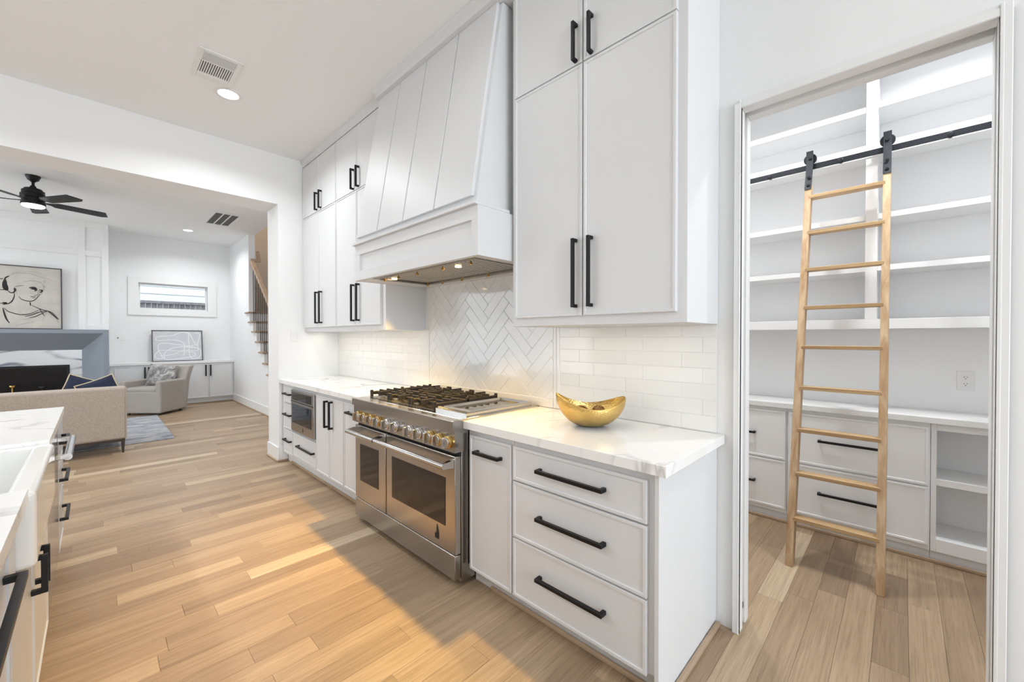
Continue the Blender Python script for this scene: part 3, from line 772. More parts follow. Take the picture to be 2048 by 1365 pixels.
for rs, fl in ((ro, 0), (ri, 1)):
    for A_, B_ in zip(rs, rs[1:]):
        for k in range(N): bm.faces.new((A_[k], A_[(k+1) % N], B_[(k+1) % N], B_[k]))
    bm.faces.new(rs[0])
for k in range(N): bm.faces.new((ro[-1][k], ro[-1][(k+1) % N], ri[-1][(k+1) % N], ri[-1][k]))
obj('shell', bm, 'hammered_gold', bowl, local=True)
for nm, (dx, dy), lab in (('l', (-.048, .0), 'woven brown twine ball in the gold bowl, left of two'), ('r', (.042, .0), 'woven brown twine ball in the gold bowl, right of two')):
    bm = new(); c_ = bc+Vector((dx*math.cos(ang)-dy*math.sin(ang), dx*math.sin(ang)+dy*math.cos(ang), .070)); r_ = .035
    bmesh.ops.create_icosphere(bm, subdivisions=2, radius=r_*.9, matrix=Matrix.Translation(c_))
    rr_ = random.Random(3 if nm == 'l' else 5)
    for q in range(16):
        m_ = Matrix.Rotation(rr_.uniform(0, 6.28), 3, 'Z') @ Matrix.Rotation(rr_.uniform(0, 3.14), 3, 'X')
        tube(bm, [c_+m_ @ Vector((r_*math.cos(t*.4488), r_*math.sin(t*.4488), rr_.uniform(-.004, .004))) for t in range(14)], .0028, 5, True)
    tag(obj('woven_ball', bm, 'twine_gold'), lab, 'decorative ball', 'woven balls in the bowl')

# ------------------------------------------------------------------ plates, outlets
def plate(name, label, cat, fn, a, b, wd=.075, ht=.118, kind='outlet'):
    t = thing(name, label, cat, fn(a, b, 0))
    bm = new(); fbox(bm, fn, a-wd/2, a+wd/2, b-ht/2, b+ht/2, 0, .006, .0015); obj('cover_plate', bm, 'plastic_white', t)
    if kind == 'outlet':
        for s in (-1, 1):
            bm = new(); zc = b+s*.021
            prism(bm, [(a-.017, zc-.010), (a-.010, zc-.0145), (a+.010, zc-.0145), (a+.017, zc-.010), (a+.017, zc+.010), (a+.010, zc+.0145), (a-.010, zc+.0145), (a-.017, zc+.010)], fn, .005, .0078)
            s_ = obj('socket', bm, 'plastic_white', t)
            bm = new()
            for da in (-.0065, .0065): fbox(bm, fn, a+da-.0012, a+da+.0012, zc-.001, zc+.007, .0076, .0082)
            lathe_c = fn(a, zc-.008, .0076); fbox(bm, fn, a-.0022, a+.0022, zc-.0105, zc-.006, .0076, .0082); obj('slots', bm, 'dark_gap', s_)
    elif kind == 'switch':
        bm = new(); fbox(bm, fn, a-.017, a+.017, b-.034, b+.034, .005, .009, .001); obj('rocker', bm, 'plastic_white', t)
    else:
        bm = new(); fbox(bm, fn, a-.010, a+.010, b-.012, b+.012, .005, .009, .001); obj('sensor', bm, 'vent_dark' if kind == 'dot' else 'plastic_white', t)
    return t
plate('wall_outlet', 'white duplex outlet on the pantry back wall above the counter', 'outlet', fmx(3.92), -.295, 1.093, .078, .122)
plate('wall_switch', 'white wall plate on the end wall left of the backsplash', 'switch', fmy(YW), 1.572, 1.392, .072, .118, 'knob')
plate('wall_switch', 'white switch plate with a dark dot on the far living room wall', 'switch', fmy(10.8), .308, 1.362, .066, .108, 'dot')
plate('thermostat', 'small white thermostat beside the dotted switch plate on the far wall', 'thermostat', fmy(10.8), .383, 1.362, .062, .105, 'switch')
plate('wall_outlet', 'white outlet low on the wall under the stairs', 'outlet', fmx(2.10), 9.76, .35, .072, .115)

# ------------------------------------------------------------------ island
XI = -.17; fi = fpx(XI); IY0, IY1 = .45, 3.975
def icab(label, y0, y1):
    c = thing('island_cabinet', label, 'cabinet', (XI, (y0+y1)/2, 0), 'island base cabinets')
    bm = new(); box(bm, -1.15, XI, y0, y1, .10, .862 if not (1.5 < y0 < 2.5) else .655, .001); 
    if 1.5 < y0 < 2.5: box(bm, -1.15, XI, y0, 1.912, .655, .862, .001)
    obj('carcass', bm, 'island_paint_shaded', c)
    bm = new(); box(bm, -1.15, XI-.05, y0, y1, 0, .10); obj('toe_kick', bm, 'island_paint_shaded', c)
    return c
c = icab('white island cabinet nearest the viewer with one black bar pull', .46, 1.585)
front(c, 'drawer', fi, .47, 1.58, .70, .855, (1.02, .80, 1.53, .80), 'island_paint_shaded', .016); front(c, 'door', fi, .47, 1.022, .115, .69, None, 'island_paint_shaded'); front(c, 'door', fi, 1.028, 1.58, .115, .69, None, 'island_paint_shaded')
c = icab('white two-door island cabinet under the farmhouse sink', 1.59, 2.72)
front(c, 'door', fi, 1.60, 2.142, .115, .648, (2.10, .505, 2.10, .635), 'island_paint_shaded', .016); front(c, 'door', fi, 2.148, 2.71, .115, .648, (2.19, .505, 2.19, .635), 'island_paint_shaded', .016)
c = icab('white island drawer stack at the far end beside the dishwasher', 3.505, 3.972)
for z0, z1, zh in ((.62, .855, .742), (.40, .61, .52), (.115, .39, .285)): front(c, 'drawer', fi, 3.515, 3.955, z0, z1, (3.60, zh, 3.90, zh), 'island_paint_shaded', .016)
dw = thing('dishwasher', 'stainless dishwasher with a tubular handle in the island front', 'dishwasher', (XI, 3.11, 0))
bm = new(); box(bm, -.76, XI-.002, 2.736, 3.50, .10, .862); obj('body', bm, 'stainless', dw)
bm = new(); box(bm, XI-.002, XI+.018, 2.738, 3.497, .115, .855, .003); d = obj('door', bm, 'stainless_smooth', dw)
bm = new(); tube(bm, [(XI+.075, 2.93, .79), (XI+.075, 3.47, .79)], .016, 16)
for y in (2.945, 3.455): box(bm, XI+.017, XI+.08, y-.012, y+.012, .778, .802, .003)
obj('handle', bm, 'chrome', d)
bm = new(); box(bm, -.60, XI-.05, 2.73, 3.497, 0, .10); obj('toe_kick', bm, 'toe_black', dw)
bm = new(); box(bm, -1.30, -.143, 2.742, 4.0, CT-.042, CT, .0025, 2); box(bm, -1.30, -.143, .40, 1.905, CT-.042, CT, .0025, 2); box(bm, -1.30, -.60, 1.905, 2.742, CT-.042, CT)
tag(obj('island_countertop', bm, 'quartz'), 'white veined quartz island countertop around the sink at far left', 'countertop')
sink = thing('farmhouse_sink', 'glossy white apron-front farmhouse sink set in the island', 'sink', (-.15, 2.3, .66))
bm = new(); t_ = .045; x0, x1, y0, y1, z0, z1 = -.60, -.128, 1.915, 2.732, .665, .902
box(bm, x1-t_-.02, x1, y0, y1, z0, z1, .016, 3); box(bm, x0, x0+t_, y0, y1, z0, z1, .01, 2); box(bm, x0+.02, x1-.02, y0+.002, y0+t_, z0+.002, z1-.003, .006); box(bm, x0+.02, x1-.02, y1-t_, y1-.002, z0+.002, z1-.003, .006); box(bm, x0+.01, x1-.01, y0+.01, y1-.01, z0+.001, z0+.04)
obj('basin', bm, 'porcelain', sink)
bm = new(); lathe(bm, [(.045, 0), (.045, .004), (.03, .006)], (-.36, 2.3, z0+.04), 20); obj('drain', bm, 'chrome', sink)

# ------------------------------------------------------------------ pantry
XP = 3.575; fp = fmx(XP)
def pcab(label, y0, y1): 
    c = thing('pantry_cabinet', label, 'cabinet', (XP, (y0+y1)/2, 0), 'pantry base cabinets')
    return c
for label, y0, y1, h0, h1 in (('white two-drawer pantry cabinet left of the ladder', .612, 1.55, .812, 1.20), ('white two-drawer pantry cabinet behind the ladder', -.128, .610, .075, .425)):
    c = pcab(label, y0, y1)
    bm = new(); box(bm, XP, 3.918, y0, y1, .06, .848, .001); obj('carcass', bm, 'pantry_paint', c)
    bm = new(); box(bm, XP+.02, 3.918, y0, y1, 0, .06); obj('toe_kick', bm, 'pantry_paint', c)
    front(c, 'drawer', fp, y0+.008, y1-.014 if y1 < 1 else y1-.01, .462, .822, (h0, .643, h1, .643), 'pantry_paint'); front(c, 'drawer', fp, y0+.008, y1-.014 if y1 < 1 else y1-.01, .094, .450, (h0, .272, h1, .272), 'pantry_paint')
c = pcab('open white pantry cabinet with one shelf, right of the ladder', -.985, -.13)
bm = new()
box(bm, XP-.0, 3.918, -.155, -.130, .06, .848, .001); box(bm, XP, 3.918, -.985, -.96, .06, .848, .001); box(bm, XP, 3.90, -.96, -.155, .06, .138, .001); box(bm, XP, 3.90, -.96, -.155, .805, .848, .001); box(bm, 3.90, 3.918, -.96, -.155, .06, .848)
obj('carcass', bm, 'pantry_paint', c)
bm = new(); box(bm, XP+.006, 3.90, -.96, -.155, .466, .506, .001); obj('shelf', bm, 'pantry_paint', c)
bm = new(); box(bm, XP+.02, 3.918, -.985, -.13, 0, .06); obj('toe_kick', bm, 'pantry_paint', c)
bm = new(); box(bm, 3.540, 3.918, -.99, 1.59, .850, .886, .002, 2); tag(obj('pantry_countertop', bm, 'trim_paint'), 'long white pantry countertop behind the ladder', 'countertop')
sh = thing('shelving_unit', 'tall white built-in pantry shelves above the pantry counter', 'shelving', (3.62, .3, 1.43))
XS = 3.62
bm = new(); box(bm, XS, 3.919, .125, .185, 1.497, 3.25, .001); obj('divider', bm, 'pantry_paint', sh)
bm = new(); box(bm, XS, 3.919, 1.50, 1.56, 1.43, 3.25, .001); obj('side_panel', bm, 'pantry_paint', sh)
bm = new(); box(bm, XS, 3.919, -.98, -.92, 1.43, 3.25, .001); obj('side_panel', bm, 'pantry_paint', sh)
bm = new(); box(bm, XS-.0, 3.919, -.92, 1.50, 1.432, 1.497, .001); obj('shelf', bm, 'pantry_paint', sh)
for z0, z1, lo in ((1.818, 1.853, .0), (2.163, 2.198, 0), (2.886, 2.926, 0)):
    for y0, y1 in ((-.92, .125), (.185, 1.50)):
        dz = .012 if (z0 > 2.8 and y0 < 0) else 0
        bm = new(); box(bm, XS+.004, 3.919, y0, y1, z0+dz, z1+dz, .001); obj('shelf', bm, 'pantry_paint', sh)
bm = new(); box(bm, XS-.006, XS+.014, -.92, 1.5, 2.580, 2.664, .001); box(bm, XS+.014, 3.919, -.92, .125, 2.628, 2.664); box(bm, XS+.014, 3.919, .185, 1.5, 2.628, 2.664); obj('rail_shelf', bm, 'pantry_paint', sh)
bm = new(); box(bm, XS, 3.919, -.98, 1.56, 3.25, ZC-.001, .001); obj('top_fascia', bm, 'pantry_paint', sh)
# ladder rail
rail = thing('ladder_rail', 'long flat black steel rail bolted across the pantry shelves', 'rail', (3.575, .3, 2.6))
bm = new(); box(bm, 3.570, 3.577, -.95, 1.52, 2.574, 2.612, .001); obj('bar', bm, 'track_metal', rail)
for y in (-.20, .315, .735, 1.2, -.7):
    bm = new(); lathe(bm, [(.011, .037), (.011, 0), (.016, -.001), (.016, -.008), (.010, -.012)], (3.577, y, 2.593), 14, 'X'); obj('standoff_bolt', bm, 'track_metal', rail)
# ladder: front face X = 2.885 + .25 z
ld = thing('ladder', 'pine library ladder with black roller brackets leaning on the pantry shelves', 'ladder', (2.885, .27, 0))
sl, ly0, ly1, th, dp = .247, .058, .506, .038, .072
LX = lambda z: 2.885+sl*z
for y0, y1 in ((ly0, ly0+th), (ly1-th-.004, ly1-.004)):
    bm = new(); prism(bm, [(LX(0), 0), (LX(0)+dp, 0), (LX(2.45)+dp, 2.45), (LX(2.45), 2.45)], lambda a, b, d_: (a, d_, b), y0, y1)
    bmesh.ops.bevel(bm, geom=bm.edges[:], offset=.0025, segments=1, affect='EDGES'); obj('side_rail', bm, 'pine_rail', ld)
for i in range(9):
    z = .268+.2605*i; bm = new()
    box(bm, LX(z)-.004, LX(z)+dp-.006, ly0+th-.012, ly1-th+.006, z-.0115, z+.0115, .002); obj('rung', bm, 'pine_rung', ld)
for y0 in (ly0, ly1-th-.004):
    bm = new(); ym = y0+th/2
    pr = [(LX(2.41)-.006, 2.41), (LX(2.41)-.0005, 2.41), (3.553, 2.60), (3.553, 2.70), (3.5475, 2.70), (3.5475, 2.601)]
    prism(bm, pr, lambda a, b, d_: (a, d_, b), y0-.001, y0+th+.001); bk_ = obj('bracket', bm, 'track_metal', ld)
    bm = new(); lathe(bm, [(.034, -.008), (.038, -.006), (.034, -.002), (.034, .002), (.038, .006), (.034, .008)], (3.5735, ym, 2.648), 22, 'X')
    tube(bm, [(3.54, ym, 2.648), (3.565, ym, 2.648)], .010, 10); obj('wheel', bm, 'track_metal', bk_)
    for z in (2.44, 2.50):
        bm = new(); lathe(bm, [(.010, 0), (.010, -.004), (.006, -.008)], (LX(z)-.004, ym, z), 12, 'X'); obj('bolt', bm, 'track_metal', bk_)

# ------------------------------------------------------------------ ceiling fittings
def can(label, x, y, power, zc=ZC):
    t = thing('recessed_light', label, 'ceiling light', (x, y, zc), 'recessed ceiling lights')
    bm = new(); n = 32; pr = [(.100, 0), (.100, -.004), (.088, -.008), (.072, -.004), (.072, 0)]
    c_ = Vector((x, y, zc)); rg_ = [[bm.verts.new(c_+Vector((r_*math.cos(2*math.pi*k/n), r_*math.sin(2*math.pi*k/n), h))) for k in range(n)] for r_, h in pr]
    for A_, B_ in zip(rg_, rg_[1:]):
        for k in range(n): bm.faces.new((A_[k], A_[(k+1) % n], B_[(k+1) % n], B_[k]))
    obj('trim_ring', bm, 'plastic_white', t)
    bm = new(); lathe(bm, [(.071, -.001), (.071, -.0035), (.05, -.0045)], c_, 28); obj('lens', bm, 'lamp_glow', t)
    d = bpy.data.lights.new('can_lamp', 'AREA'); d.shape = 'DISK'; d.size = .14; d.energy = power; d.color = NEUT; d.spread = R(150)
    o = bpy.data.objects.new('can_lamp', d); COL.objects.link(o); o.location = (0, 0, -.012); o.parent = t
can('round recessed ceiling light beside the kitchen air vent', .782, 4.02, 26)
can('round recessed ceiling light in the living room ceiling', 1.234, 9.67, 28)
def lamp_only(x, y, power, z=ZC-.012, col=NEUT, size=.14):   # unseen ceiling lamps without fittings, powers set to balance the rooms
    area('can_lamp', (x, y, z), (x, y, 0), size, size, power, col, 150, 'DISK')
for x, y, pw in ((.78, 1.55, 4), (.78, -.6, 2), (-1.6, 1.5, 18), (-1.6, 4.0, 46), (-1.6, -.6, 8)): lamp_only(x, y, pw)
for x, y in ((-2.4, 9.2), (-2.4, 6.3), (1.234, 6.3)): lamp_only(x, y, 24)
lamp_only(2.85, .95, 27, ZC-.012, (.97, .985, 1.0)); lamp_only(3.15, -.25, 27, ZC-.012, (.95, .975, 1.0)); lamp_only(2.75, 9.6, 10, 5.15, WARM)
def vent(label, x0, x1, y0, y1, kind):
    t = thing('air_vent', label, 'air vent', ((x0+x1)/2, (y0+y1)/2, ZC))
    bm = new(); z0, z1 = ZC-.010, ZC
    if kind == 0:
        sx0, sx1, sy0, sy1 = x0+.032, x1-.032, y0+.035, y1-.085
        bars = [(x0, sx0, y0, y1), (sx1, x1, y0, y1), (sx0, sx1, y0, sy0), (sx0, sx1, sy1, y1), (sx0, sx1, sy0+.105, sy0+.118)]
    else:
        sx0, sx1, sy0, sy1 = x0+.03, x1-.03, y0+.06, y1-.06
        bars = [(x0, sx0, y0, y1), (sx1, x1, y0, y1), (sx0, sx1, y0, sy0), (sx0, sx1, sy1, y1)]
        wd = (sx1-sx0)/3
        bars += [(sx0+wd*i-.009, sx0+wd*i+.009, sy0, sy1) for i in (1, 2)]
    for b_ in bars: box(bm, *b_, z0, z1, .002)
    obj('frame', bm, 'plastic_white', t)
    bm = new(); box(bm, sx0, sx1, sy0, sy1, ZC-.002, ZC); obj('backing', bm, 'vent_dark' if kind == 0 else 'filter_grey', t)
    if kind == 0:
        for i in range(7):
            y = sy0+.008+.0135*i; bm = new(); box(bm, sx0, sx1, y, y+.006, ZC-.009, ZC-.002); obj('louvre', bm, 'plastic_white', t)
        for i in range(14):
            x = sx0+(sx1-sx0)*(i+.5)/14; bm = new(); box(bm, x-.0035, x+.0035, sy0+.118, sy1, ZC-.009, ZC-.002); obj('louvre', bm, 'plastic_white', t)
    else:
        for i in range(24):
            y = sy0+(sy1-sy0)*(i+.5)/24; bm = new(); box(bm, sx0, sx1, y-.006, y+.006, ZC-.007, ZC-.003); obj('louvre', bm, 'filter_grey', t)
vent('square white slotted air vent in the kitchen ceiling', .516, .776, 3.492, 3.90, 0)
vent('three-panel return air grille in the living room ceiling', 1.34, 1.712, 7.87, 8.82, 1)
fan = thing('ceiling_fan', 'black five-blade ceiling fan with a glowing light in the living room', 'ceiling fan', (-.521, 7.80, ZC))
fc = Vector((-.521, 7.80, 0))
bm = new(); lathe(bm, [(.066, ZC), (.066, ZC-.012), (.048, ZC-.055), (.02, ZC-.075), (.02, ZC-.08)], fc, 24); obj('canopy', bm, 'black_metal', fan)
bm = new(); lathe(bm, [(.014, ZC-.07), (.014, 3.245)], fc, 14); obj('downrod', bm, 'black_metal', fan)
bm = new(); lathe(bm, [(.02, 3.265), (.035, 3.235), (.075, 3.225), (.085, 3.205), (.098, 3.20), (.10, 3.16), (.112, 3.15), (.112, 3.115), (.10, 3.10), (.10, 3.055), (.106, 3.05), (.106, 3.025), (.09, 3.02)], fc, 32); obj('motor_housing', bm, 'black_metal', fan)
bm = new(); lathe(bm, [(.098, 3.022), (.098, 3.008), (.085, 2.998), (.04, 2.994)], fc, 32); obj('light_lens', bm, 'fan_glow', fan)
for k in range(5):
    a = R(16+72*k); bm = new(); ca, sa = math.cos(a), math.sin(a)
    def bl(r_, s, dz): return (fc.x+r_*ca-s*sa, fc.y+r_*sa+s*ca, 3.075+dz)
    st = [(.10, .022), (.16, .030), (.20, .066), (.64, .076), (.70, .048)]
    V = []
    for r_, hw_ in st:
        tl = -.20 if r_ > .15 else -.05
        V += [bl(r_+(0 if r_ < .69 else -.055), -hw_-(.026 if r_ > .69 else 0), -hw_*tl), bl(r_, hw_, hw_*tl), bl(r_, hw_, hw_*tl-.007), bl(r_+(0 if r_ < .69 else -.055), -hw_-(.026 if r_ > .69 else 0), -hw_*tl-.007)]
    F = [(0, 1, 2, 3), (4*len(st)-4, 4*len(st)-3, 4*len(st)-2, 4*len(st)-1)]
    for i in range(len(st)-1):
        o4_ = 4*i; F += [(o4_+q, o4_+(q+1) % 4, o4_+4+(q+1) % 4, o4_+4+q) for q in range(4)]
    add_faces(bm, V, F); obj('blade', bm, 'dark_wood' if False else 'black_metal', fan, smooth=False)
area('fan_lamp', (-.521, 7.8, 2.985), (-.521, 7.8, 0), .16, .16, 14, NEUT, 170, 'DISK')

# ------------------------------------------------------------------ living room furniture
fm = fmy(10.45)
for label, x0, x1, ds in (('white two-door media cabinet, left half behind the armchair', .188, 1.142, ((.246, .680, .663), (.686, 1.12, .722))), ('white two-door media cabinet, right half beside the stair wall', 1.144, 2.096, ((1.166, 1.655, 1.605), (1.668, 2.068, 1.685)))):
    c = thing('media_cabinet', label, 'cabinet', ((x0+x1)/2, 10.45, 0), 'media cabinets under the far window')
    bm = new(); box(bm, x0, x1, 10.45, 10.798, .105, .842, .001); obj('carcass', bm, 'cabinet_paint', c)
    bm = new(); box(bm, x0, x1, 10.50, 10.798, 0, .105); obj('toe_kick', bm, 'cabinet_paint', c)
    for a0, a1, h in ds: front(c, 'door', fm, a0, a1, .127, .815, (h, .57, h, .80), 'cabinet_paint', .022)
bm = new(); box(bm, .186, 2.098, 10.42, 10.798, .842, .886, .002, 2); tag(obj('media_countertop', bm, 'trim_paint'), 'long white top of the media cabinets under the window', 'countertop')
bm = new(); box(bm, .20, 2.09, 10.485, 10.50, 0, .02, .004); struct('trim_8', bm, 'oak_moulding_x')

# pictures
p1 = thing('framed_picture', 'large black-framed line drawing of a classical head on the fireplace ledge', 'picture', (-1.0, 10.15, 1.508))
px0, px1, pz0, pz1, py = -1.36, -.376, 1.508, 2.524, 10.16
bm = new(); box(bm, px0+.012, px1-.012, py, py+.028, pz0+.012, pz1-.012); obj('canvas', bm, 'canvas_cream', p1)
bm = new()
for b_ in ((px0, px0+.014, pz0, pz1), (px1-.014, px1, pz0, pz1), (px0+.014, px1-.014, pz0, pz0+.014), (px0+.014, px1-.014, pz1-.014, pz1)): box(bm, b_[0], b_[1], py-.012, py+.03, b_[2], b_[3], .001)
obj('frame', bm, 'art_frame_dark', p1)
fa = fmy(py)
def A1(x, y): yt = 203+x/935*75; return (-1.007+x/935*.631, 2.524-(y-yt)/(1205-yt)*1.016)
def strokes(parent, name, mat, lst, mapf, fn_, c0=.0012):
    bm = new()
    for i, (pts, wd) in enumerate(lst):
        pp = smooth_path([mapf(*p) for p in pts], 6); n_ = len(pp)
        ws = [wd*(.35+.65*math.sin(math.pi*(j+.4)/(n_+.2))) for j in range(n_)]
        ribbon(bm, pp, ws, fn_, c0+.00012*i)
    return obj(name, bm, mat, parent, smooth=False, kind='stuff')
strokes(p1, 'ink_drawing', 'ink', [
    ([(40, 440), (60, 410), (110, 385)], .018), ([(45, 430), (20, 500), (30, 570), (70, 600), (75, 560), (60, 500), (55, 440)], .028), ([(60, 460), (50, 520), (60, 580)], .035),
    ([(75, 600), (120, 640), (170, 640), (200, 600), (180, 565)], .016), ([(175, 580), (195, 605), (178, 630)], .020), ([(185, 560), (240, 540), (330, 535)], .006),
    ([(180, 645), (180, 700), (150, 770), (100, 810), (40, 820), (-60, 800)], .014), ([(0, 800), (60, 805), (20, 830)], .024), ([(245, 700), (290, 745), (370, 770), (450, 772), (510, 740), (580, 660)], .012),
    ([(420, 785), (425, 845)], .012), ([(405, 570), (450, 562), (500, 568), (520, 600), (490, 620)], .022), ([(430, 580), (480, 585), (510, 600)], .026), ([(560, 610), (590, 602), (612, 612), (590, 636), (562, 632)], .018),
    ([(540, 640), (545, 670), (500, 690), (480, 672)], .006), ([(425, 700), (470, 705), (515, 708)], .009), ([(440, 715), (480, 728), (500, 725)], .006), ([(10, 880), (30, 960), (60, 1050), (105, 1115)], .018),
    ([(30, 880), (80, 930), (180, 965), (300, 985), (430, 965), (570, 905)], .012), ([(330, 1010), (430, 990), (560, 945), (690, 925)], .012), ([(400, 1030), (500, 1010), (600, 965), (690, 930)], .010),
    ([(440, 835), (540, 880), (640, 915), (700, 925), (780, 960), (875, 1055)], .012), ([(565, 890), (640, 1000)], .009), ([(700, 930), (770, 975), (860, 1050)], .014), ([(-200, 900), (-120, 1010), (-60, 1110)], .016),
    ([(-60, 430), (20, 430)], .012), ([(-80, 600), (20, 600), (60, 600)], .010)], A1, fa)
strokes(p1, 'pencil_drawing', 'ink_soft', [
    ([(110, 385), (200, 345), (340, 340), (470, 360), (600, 410), (720, 440), (850, 500)], .004), ([(120, 365), (240, 320), (400, 315), (520, 330), (640, 370)], .003), ([(320, 485), (370, 470), (450, 462), (560, 475), (590, 490), (520, 498)], .005),
    ([(585, 490), (620, 510), (650, 560), (670, 540)], .004), ([(640, 440), (660, 465), (640, 480), (620, 455)], .004), ([(600, 520), (640, 560), (620, 620), (590, 680)], .004), ([(210, 570), (215, 640), (230, 660)], .003),
    ([(160, 1170), (300, 1130), (430, 1100), (560, 1060)], .003), ([(600, 1080), (690, 940)], .003), ([(720, 950), (820, 1030), (875, 1110)], .003), ([(640, 480), (740, 500), (830, 515)], .002), ([(300, 1060), (420, 1040), (520, 1010)], .003),
    ([(230, 930), (330, 975), (450, 955)], .004), ([(540, 600), (548, 640)], .003), ([(415, 620), (450, 660), (480, 640)], .003)], A1, fa)
p2 = thing('framed_picture', 'wide grey picture of looping white lines leaning above the media cabinets', 'picture', (1.18, 10.68, .886))
qx0, qx1, qz0, qz1 = .785, 1.590, .888, 1.518; lean = .13
def f2(a, b, c): return (a, 10.645+(b-qz0)*lean-c, b)
bm = new()
def slant(a0, a1, b0, b1, c0, c1):
    V = [f2(a, b, c) for c in (c0, c1) for a, b in ((a0, b0), (a1, b0), (a1, b1), (a0, b1))]
    add_faces(bm, V, [(0, 1, 2, 3), (7, 6, 5, 4), (0, 1, 5, 4), (1, 2, 6, 5), (2, 3, 7, 6), (3, 0, 4, 7)])
slant(qx0+.01, qx1-.01, qz0+.01, qz1-.01, -.02, 0); obj('canvas', bm, 'canvas_grey', p2)
bm = new()
for b_ in ((qx0, qx0+.013, qz0, qz1), (qx1-.013, qx1, qz0, qz1), (qx0+.013, qx1-.013, qz0, qz0+.013), (qx0+.013, qx1-.013, qz1-.013, qz1)): slant(*b_, -.022, .012)
obj('frame', bm, 'art_frame_dark', p2)
def A2(x, y): return (qx0+(x-650)/662*(qx1-qx0), qz1-(y-140-(x-650)*-.002)/405*(qz1-qz0))
def strokes_even(parent, lst, wd):
    bm = new()
    for i, pts in enumerate(lst): ribbon(bm, smooth_path([A2(*p) for p in pts], 7), wd, f2, .0012+.0002*i)
    return obj('line_drawing', bm, 'chalk_white', parent, smooth=False, kind='stuff')
strokes_even(p2, [[(1130, 175), (1060, 165), (990, 175), (930, 205), (860, 215), (760, 220), (705, 235), (700, 262), (740, 275), (860, 268), (960, 270), (1030, 290), (1065, 330), (1062, 390), (1060, 450), (1035, 475)],
                  [(1130, 178), (1150, 200), (1180, 265), (1215, 325), (1240, 330), (1262, 260), (1282, 205), (1265, 175), (1210, 170)],
                  [(1130, 178), (1122, 240), (1128, 330), (1125, 420), (1135, 480), (1170, 515), (1230, 512), (1280, 480), (1285, 410), (1250, 380), (1180, 362), (1090, 350)],
                  [(1245, 325), (1250, 380), (1240, 410), (1150, 405), (1060, 402), (1010, 415), (930, 450), (800, 470), (760, 450), (735, 400), (728, 340), (760, 312), (840, 310), (950, 325), (1060, 342), (1150, 345), (1230, 330)],
                  [(800, 470), (810, 430), (870, 390), (950, 365), (1060, 360), (1150, 370), (1240, 375)], [(735, 405), (690, 450), (690, 490), (750, 505), (800, 495), (800, 455)], [(720, 402), (820, 400), (960, 410), (1080, 420), (1180, 430), (1210, 460), (1185, 485), (1100, 500), (960, 515), (850, 525), (790, 500), (760, 460)]], .0145)

# rug
bm = new(); box(bm, -2.3, .752, 7.10, 9.42, 0.0005, .011, .003); tag(obj('rug', bm, 'rug_pile'), 'mottled grey and blue area rug under the sofa and armchair', 'rug')

# sofa (seen from behind)
so = thing('sofa', 'beige boucle sofa with dark tapered legs, seen from behind', 'sofa', (-.8, 7.05, 0))
sx0, sx1, sy0, sy1 = -2.0, .262, 6.64, 7.56
def rbox(bm, *a, bev=.04, seg=4): return box(bm, *a, bev, seg)
bm = new(); rbox(bm, sx0, sx1, sy0, sy0+.22, .165, .785, bev=.03)
obj('back', bm, 'sofa_fabric', so)
bm = new(); rbox(bm, sx0+.01, sx1-.01, sy0+.15, sy1,   .165, .35, bev=.02); obj('seat_base', bm, 'sofa_fabric', so)
for x0, x1 in ((sx1-.14, sx1-.002), (sx0+.002, sx0+.14)):
    bm = new(); rbox(bm, x0, x1, sy0+.18, sy1, .165, .60, bev=.03); obj('arm', bm, 'sofa_fabric', so)
bm = new()
for i in range(2): rbox(bm, sx0+.15+.98*i, sx0+.15+.98*i+.97, sy0+.30, sy1+.02, .33, .455, bev=.045)
obj('seat_cushion', bm, 'sofa_fabric', so)
for i in range(2):
    bm = new(); rbox(bm, sx0+.15+.98*i, sx0+.15+.98*i+.97, sy0+.20, sy0+.38, .43, .765, bev=.05); obj('back_cushion', bm, 'sofa_fabric', so)
bm = new()
pts = smooth_path([(sx1-.008, sy0+.004, .172), (sx1-.006, sy0+.004, .5), (sx1-.008, sy0+.006, .74), (sx1-.02, sy0+.012, .765), (sx1-.3, sy0+.012, .768), (-.9, sy0+.012, .77), (sx0+.02, sy0+.012, .768)], 6)
tube(bm, pts, .006, 8); obj('welt', bm, 'sofa_fabric', so)
for x in (sx1-.035, sx0+.035):
    for y in (sy0+.04, sy1-.05):
        bm = new(); tube(bm, [(x, y, .168), (x, y, .0 if y < 7 else .0115)], [.027, .013], 4, square=True); obj('leg', bm, 'dark_wood', so)
bm = new(); box(bm, sx0+.04, sx1-.04, sy0+.03, sy0+.05, .135, .168); obj('front_rail', bm, 'dark_wood', so)

